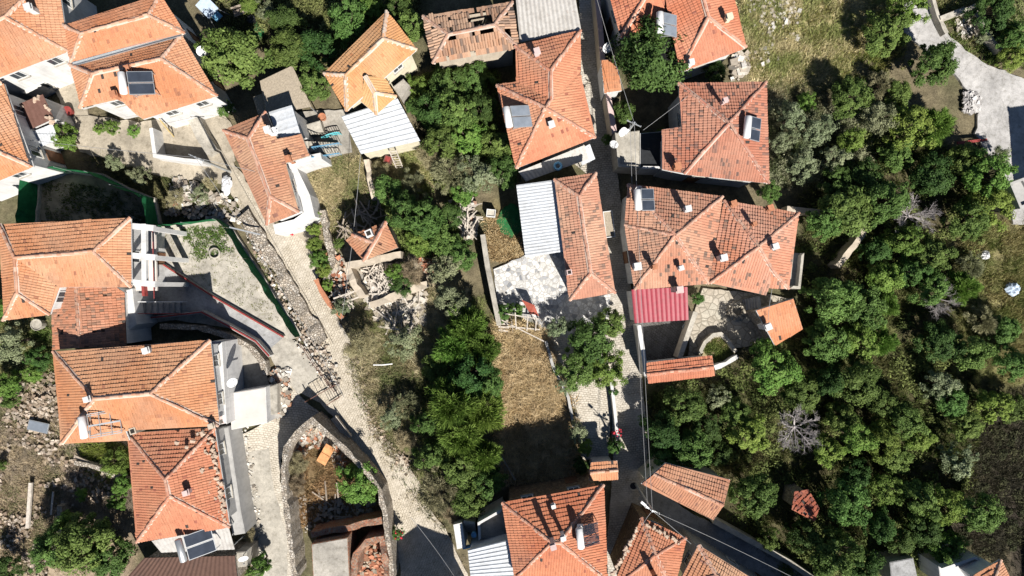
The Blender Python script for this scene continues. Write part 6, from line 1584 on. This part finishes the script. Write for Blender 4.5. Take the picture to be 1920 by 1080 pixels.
 (1820, 500, 28, 'grey', 'hazy bush beside the crumpled white plastic sheet'), (1840, 600, 34, 'grey', 'straw coloured bush in the right clearing'),
 (1765, 640, 42, 'dark', 'dark crown beneath the lower bare branches'), (1810, 660, 40, 'leafy', 'green crown on the clearing south side'),
 (1880, 620, 34, 'leafy', 'green crown right of the straw coloured bush'), (1898, 680, 40, 'leafy', 'green crown at the right edge below the blue sheet'),
 (1450, 690, 56, 'bright', 'bright round tree south of the small outbuilding'), (1500, 730, 42, 'leafy', 'green tree right of the bright round tree'),
 (1545, 710, 40, 'dark', 'dark tree between two large orchard crowns'), (1600, 715, 52, 'leafy', 'large orchard crown in the middle of the wood'),
 (1760, 720, 36, 'sage', 'grey green orchard crown'), (1650, 750, 34, 'leafy', 'orchard crown above the yellow green row'),
 (1285, 762, 46, 'leafy', 'green tree below the long gabled outbuilding'), (1345, 745, 26, 'sage', 'pale branched fig tree by the outbuilding end'),
 (1240, 810, 46, 'dark', 'dark fig tree hanging over the lower alley'), (1290, 835, 44, 'leafy', 'fig tree above the half covered gable roof'),
 (1245, 868, 36, 'leafy', 'fig tree drooping onto the half covered gable roof'), (1325, 805, 32, 'dark', 'dark fig tree between the two garden terraces'),
 (1405, 810, 42, 'bright', 'bright round tree left of the pale bare tree'),
 (1375, 770, 30, 'leafy', 'green small tree behind the garden bed'), (1350, 850, 28, 'dark', 'dark tree behind the half covered gable'),
 (1415, 925, 52, 'leafy', 'tall dense tree east of the half covered gable roof'), (1570, 780, 34, 'leafy', 'tree right of the pale bare tree, upper'),
 (1550, 845, 34, 'bright', 'bright tree below the pale bare tree'), (1600, 815, 42, 'bright', 'yellow green tree in the sunny row, leftmost'),
 (1645, 820, 40, 'bright', 'yellow green tree in the sunny row, middle'), (1690, 785, 40, 'leafy', 'round leafed tree in the sunny row'),
 (1720, 820, 32, 'bright', 'light leafed tree at the right of the sunny row'), (1680, 860, 36, 'leafy', 'green tree below the sunny row'),
 (1792, 862, 38, 'sage', 'round silver sage tree at the edge of the shaded bank'), (1780, 755, 36, 'leafy', 'green tree above the silver sage tree, left'),
 (1812, 800, 34, 'leafy', 'green tree directly above the silver sage tree'), (1850, 755, 34, 'bright', 'bright small tree right of the silver sage tree'),
 (1900, 765, 34, 'leafy', 'green small tree at the right edge'),
 (1580, 940, 50, 'leafy', 'large tree right of the sunken hut'), (1600, 885, 34, 'dark', 'dark tree above the sunken hut large tree'),
 (1655, 915, 36, 'bright', 'yellowish tree in the lower wood'), (1715, 930, 44, 'leafy', 'green tree in the lower wood centre'),
 (1765, 945, 38, 'bright', 'yellow green tree at the lower bank'), (1825, 960, 42, 'leafy', 'dark leafed tree standing alone on the lower bank'),
 (1730, 990, 36, 'dark', 'black green tree in deep shade at the bottom'), (1640, 980, 36, 'dark', 'dark tree in the bottom wood'),
 (1550, 1030, 54, 'leafy', 'wide olive toned tree at the bottom edge'), (1610, 1055, 40, 'dark', 'dark tree on the bottom edge of the wood'),
 (1770, 1020, 36, 'bright', 'light leafy tree above the white corner terrace'), (1690, 1010, 30, 'dark', 'dark tree above the flat roofed outhouse'), (1500, 1000, 34, 'dark', 'dark tree south of the sunken hut'),
 (1440, 1010, 24, 'leafy', 'small green tree by the coped lane wall'),
 # ---- lower left
 (170, 1005, 52, 'leafy', 'big green tree under the stone littered roof'), (112, 1020, 42, 'leafy', 'green tree left of the big lower left tree'),
 (205, 1045, 42, 'leafy', 'green tree at the bottom edge by the brown roof'), (130, 975, 22, 'bright', 'bright small bush above the lower left trees'),
 (218, 866, 24, 'bright', 'bright grape bush under the big orange roof'), (232, 905, 20, 'bright', 'bright grape bush against the crimson roof'),
 (155, 925, 14, 'bright', 'small grape sprout on the slope'), (222, 940, 18, 'bright', 'lowest grape bush beside the crimson roof'),
 (30, 640, 34, 'sage', 'pale bush behind the L shaped house'), (8, 575, 24, 'bright', 'bright bush at the left photo edge'),
 (70, 670, 24, 'leafy', 'green bush between two orange roofs'), (20, 720, 28, 'bright', 'leafy vine at the left edge by the rubble'),
 (65, 700, 16, 'bright', 'vine runner below the two orange roofs'), (25, 750, 16, 'leafy', 'round weed bush on the rubble slope'),
 (20, 1060, 26, 'dark', 'dark bush in the bottom left corner'), (5, 870, 10, 'leafy', 'green tuft at the left edge of the rubble slope'),
 (490, 1055, 26, 'bright', 'bright grape vine at the bottom between wall and lane'), (470, 1000, 16, 'dry', 'dry twigs beside the grey ledge wall'),
 (672, 905, 36, 'bright', 'green bush inside the triangular ruin'), (560, 875, 26, 'dry', 'grey dead bush inside the triangular ruin'),
 (556, 905, 22, 'dry', 'lower dead bush in the triangular ruin'), (744, 998, 14, 'leafy', 'rose bush on the street wall of the roofless house'),
]
for t in TREES:
    x, y = t[0], t[1]
    zone = ('orchard and wood east of the houses' if x > 1200 and y > 380 else 'meadow edge and road side' if x > 1440 else 'thicket and central plot' if 570 < x < 960 and y > 130 else
            'straw plot terrace and alley' if x > 930 else 'lower left slope and ruined plot' if y > 560 else 'upper left gardens')
    tree(*t, group=('bushes of the ' if t[2] < 27 or t[3] in ('dry', 'grey') else 'trees of the ')+zone)
def dead_tree(px, py, rpx, label, seed):
    r_ = rpx/17.5; p = at(px, py, r_*1.3); rng = random.Random(seed)
    root = thing('dead_tree', label, 'dead tree', (p.x, p.y, -.05))
    t = MB(); z0 = r_*.8; t.tube([V((p.x, p.y, -.1)), V((p.x, p.y, z0))], [r_*.06, r_*.045], 7); t.build('trunk', 'deadwood', root)
    m = MB()
    for i in range(9):
        a_ = i/9*6.283+rng.uniform(-.3, .3)
        branch_mb(m, V((p.x, p.y, z0*.9)), V((math.cos(a_), math.sin(a_), rng.uniform(.35, .9))).normalized(), r_*.56, r_*.020, 4, rng, .55)
    m.build('branches', 'deadwood', root)
dead_tree(1505, 808, 50, 'pale bare leafless tree in the middle of the orchard', 3)
dead_tree(1722, 402, 46, 'grey bare leafless tree in the upper eastern wood', 8)
dead_tree(1770, 560, 38, 'lower grey bare tree beside the right clearing', 12)
# flowers on the alley and street walls
def flowers(label, px, py, z, rad, n, seed):
    r = random.Random(seed); m = MB()
    for i in range(n):
        c = at(px+r.uniform(-rad, rad), py+r.uniform(-rad, rad), z+r.uniform(-.2, .3)); m.stone(c, r.uniform(.05, .09), r)
    stuff(tag(m.build('red_flowers', 'flower'), label, 'flowers'))
flowers('red flowers on the rose bush by the street wall', 748, 1003, 1.2, 7, 16, 1)
flowers('red flowers along the white kerb wall climber', 1157, 812, 1.2, 8, 14, 2)
flowers('red flower pots at the white wall foot of the street house', 545, 436, .5, 4, 8, 3)
flowers('red poppies on the scrub bank by the terrace fence', 330, 378, .5, 6, 10, 4)

# ================================================================== light and camera
w = bpy.data.worlds.new('World'); SC.world = w; w.use_nodes = True
nt = w.node_tree; bg = nt.nodes['Background']
sky = nt.nodes.new('ShaderNodeTexSky'); sky.sky_type = 'NISHITA'; sky.sun_disc = False
sky.sun_elevation = SUN_EL; sky.sun_rotation = math.atan2(SUN_DIR.x, SUN_DIR.y)
sky.air_density = .75; sky.dust_density = .25; sky.altitude = 900
nt.links.new(sky.outputs[0], bg.inputs[0]); bg.inputs[1].default_value = .05
ld = bpy.data.lights.new('sun', 'SUN'); ld.energy = 5.0; ld.angle = R(.5); ld.color = (1, .955, .89)
lo = bpy.data.objects.new('sun', ld); COL.objects.link(lo); lo.location = SUN_DIR*80
lo.rotation_euler = SUN_DIR.to_track_quat('Z', 'Y').to_euler()
cam = bpy.data.cameras.new('drone_camera'); cam.lens = 24; cam.sensor_width = 36; cam.clip_end = 4000
co = bpy.data.objects.new('drone_camera', cam); COL.objects.link(co); co.location = (0, 0, CAMH); co.rotation_euler = (0, 0, 0)
SC.camera = co
SC.view_settings.view_transform = 'Standard'; SC.view_settings.look = 'None'; SC.view_settings.gamma = 1
SC.view_settings.exposure = .52
SC.cycles.max_bounces = 5; SC.cycles.diffuse_bounces = 1; SC.cycles.transparent_max_bounces = 4

GROUPS = {'tiled_house': 'tiled roof houses of the hillside village', 'solar_water_heater': 'solar water heaters on the roofs', 'satellite_dish': 'satellite dishes of the village',
          'power_cable': 'overhead power cables', 'utility_pole': 'utility poles', 'net_fence': 'green net fences', 'ruin_wall': 'walls of ruined houses', 'yard_wall': 'yard and terrace walls', 'stone_wall': 'stone walls of the left yards',
          'plant_pot': 'pots and tubs', 'dead_tree': 'bare trees in the wood', 'sheet_roof_shed': 'sheds under sheet roofs', 'timber_beam': 'single timbers lying about', 'ladder': 'wooden ladders', 'plain_terrace': 'flat terraces'}
for o in COL.objects:
    if o.parent is None and 'category' in o and 'group' not in o:
        k = o.name.split('.')[0]
        if k in GROUPS: o['group'] = GROUPS[k]
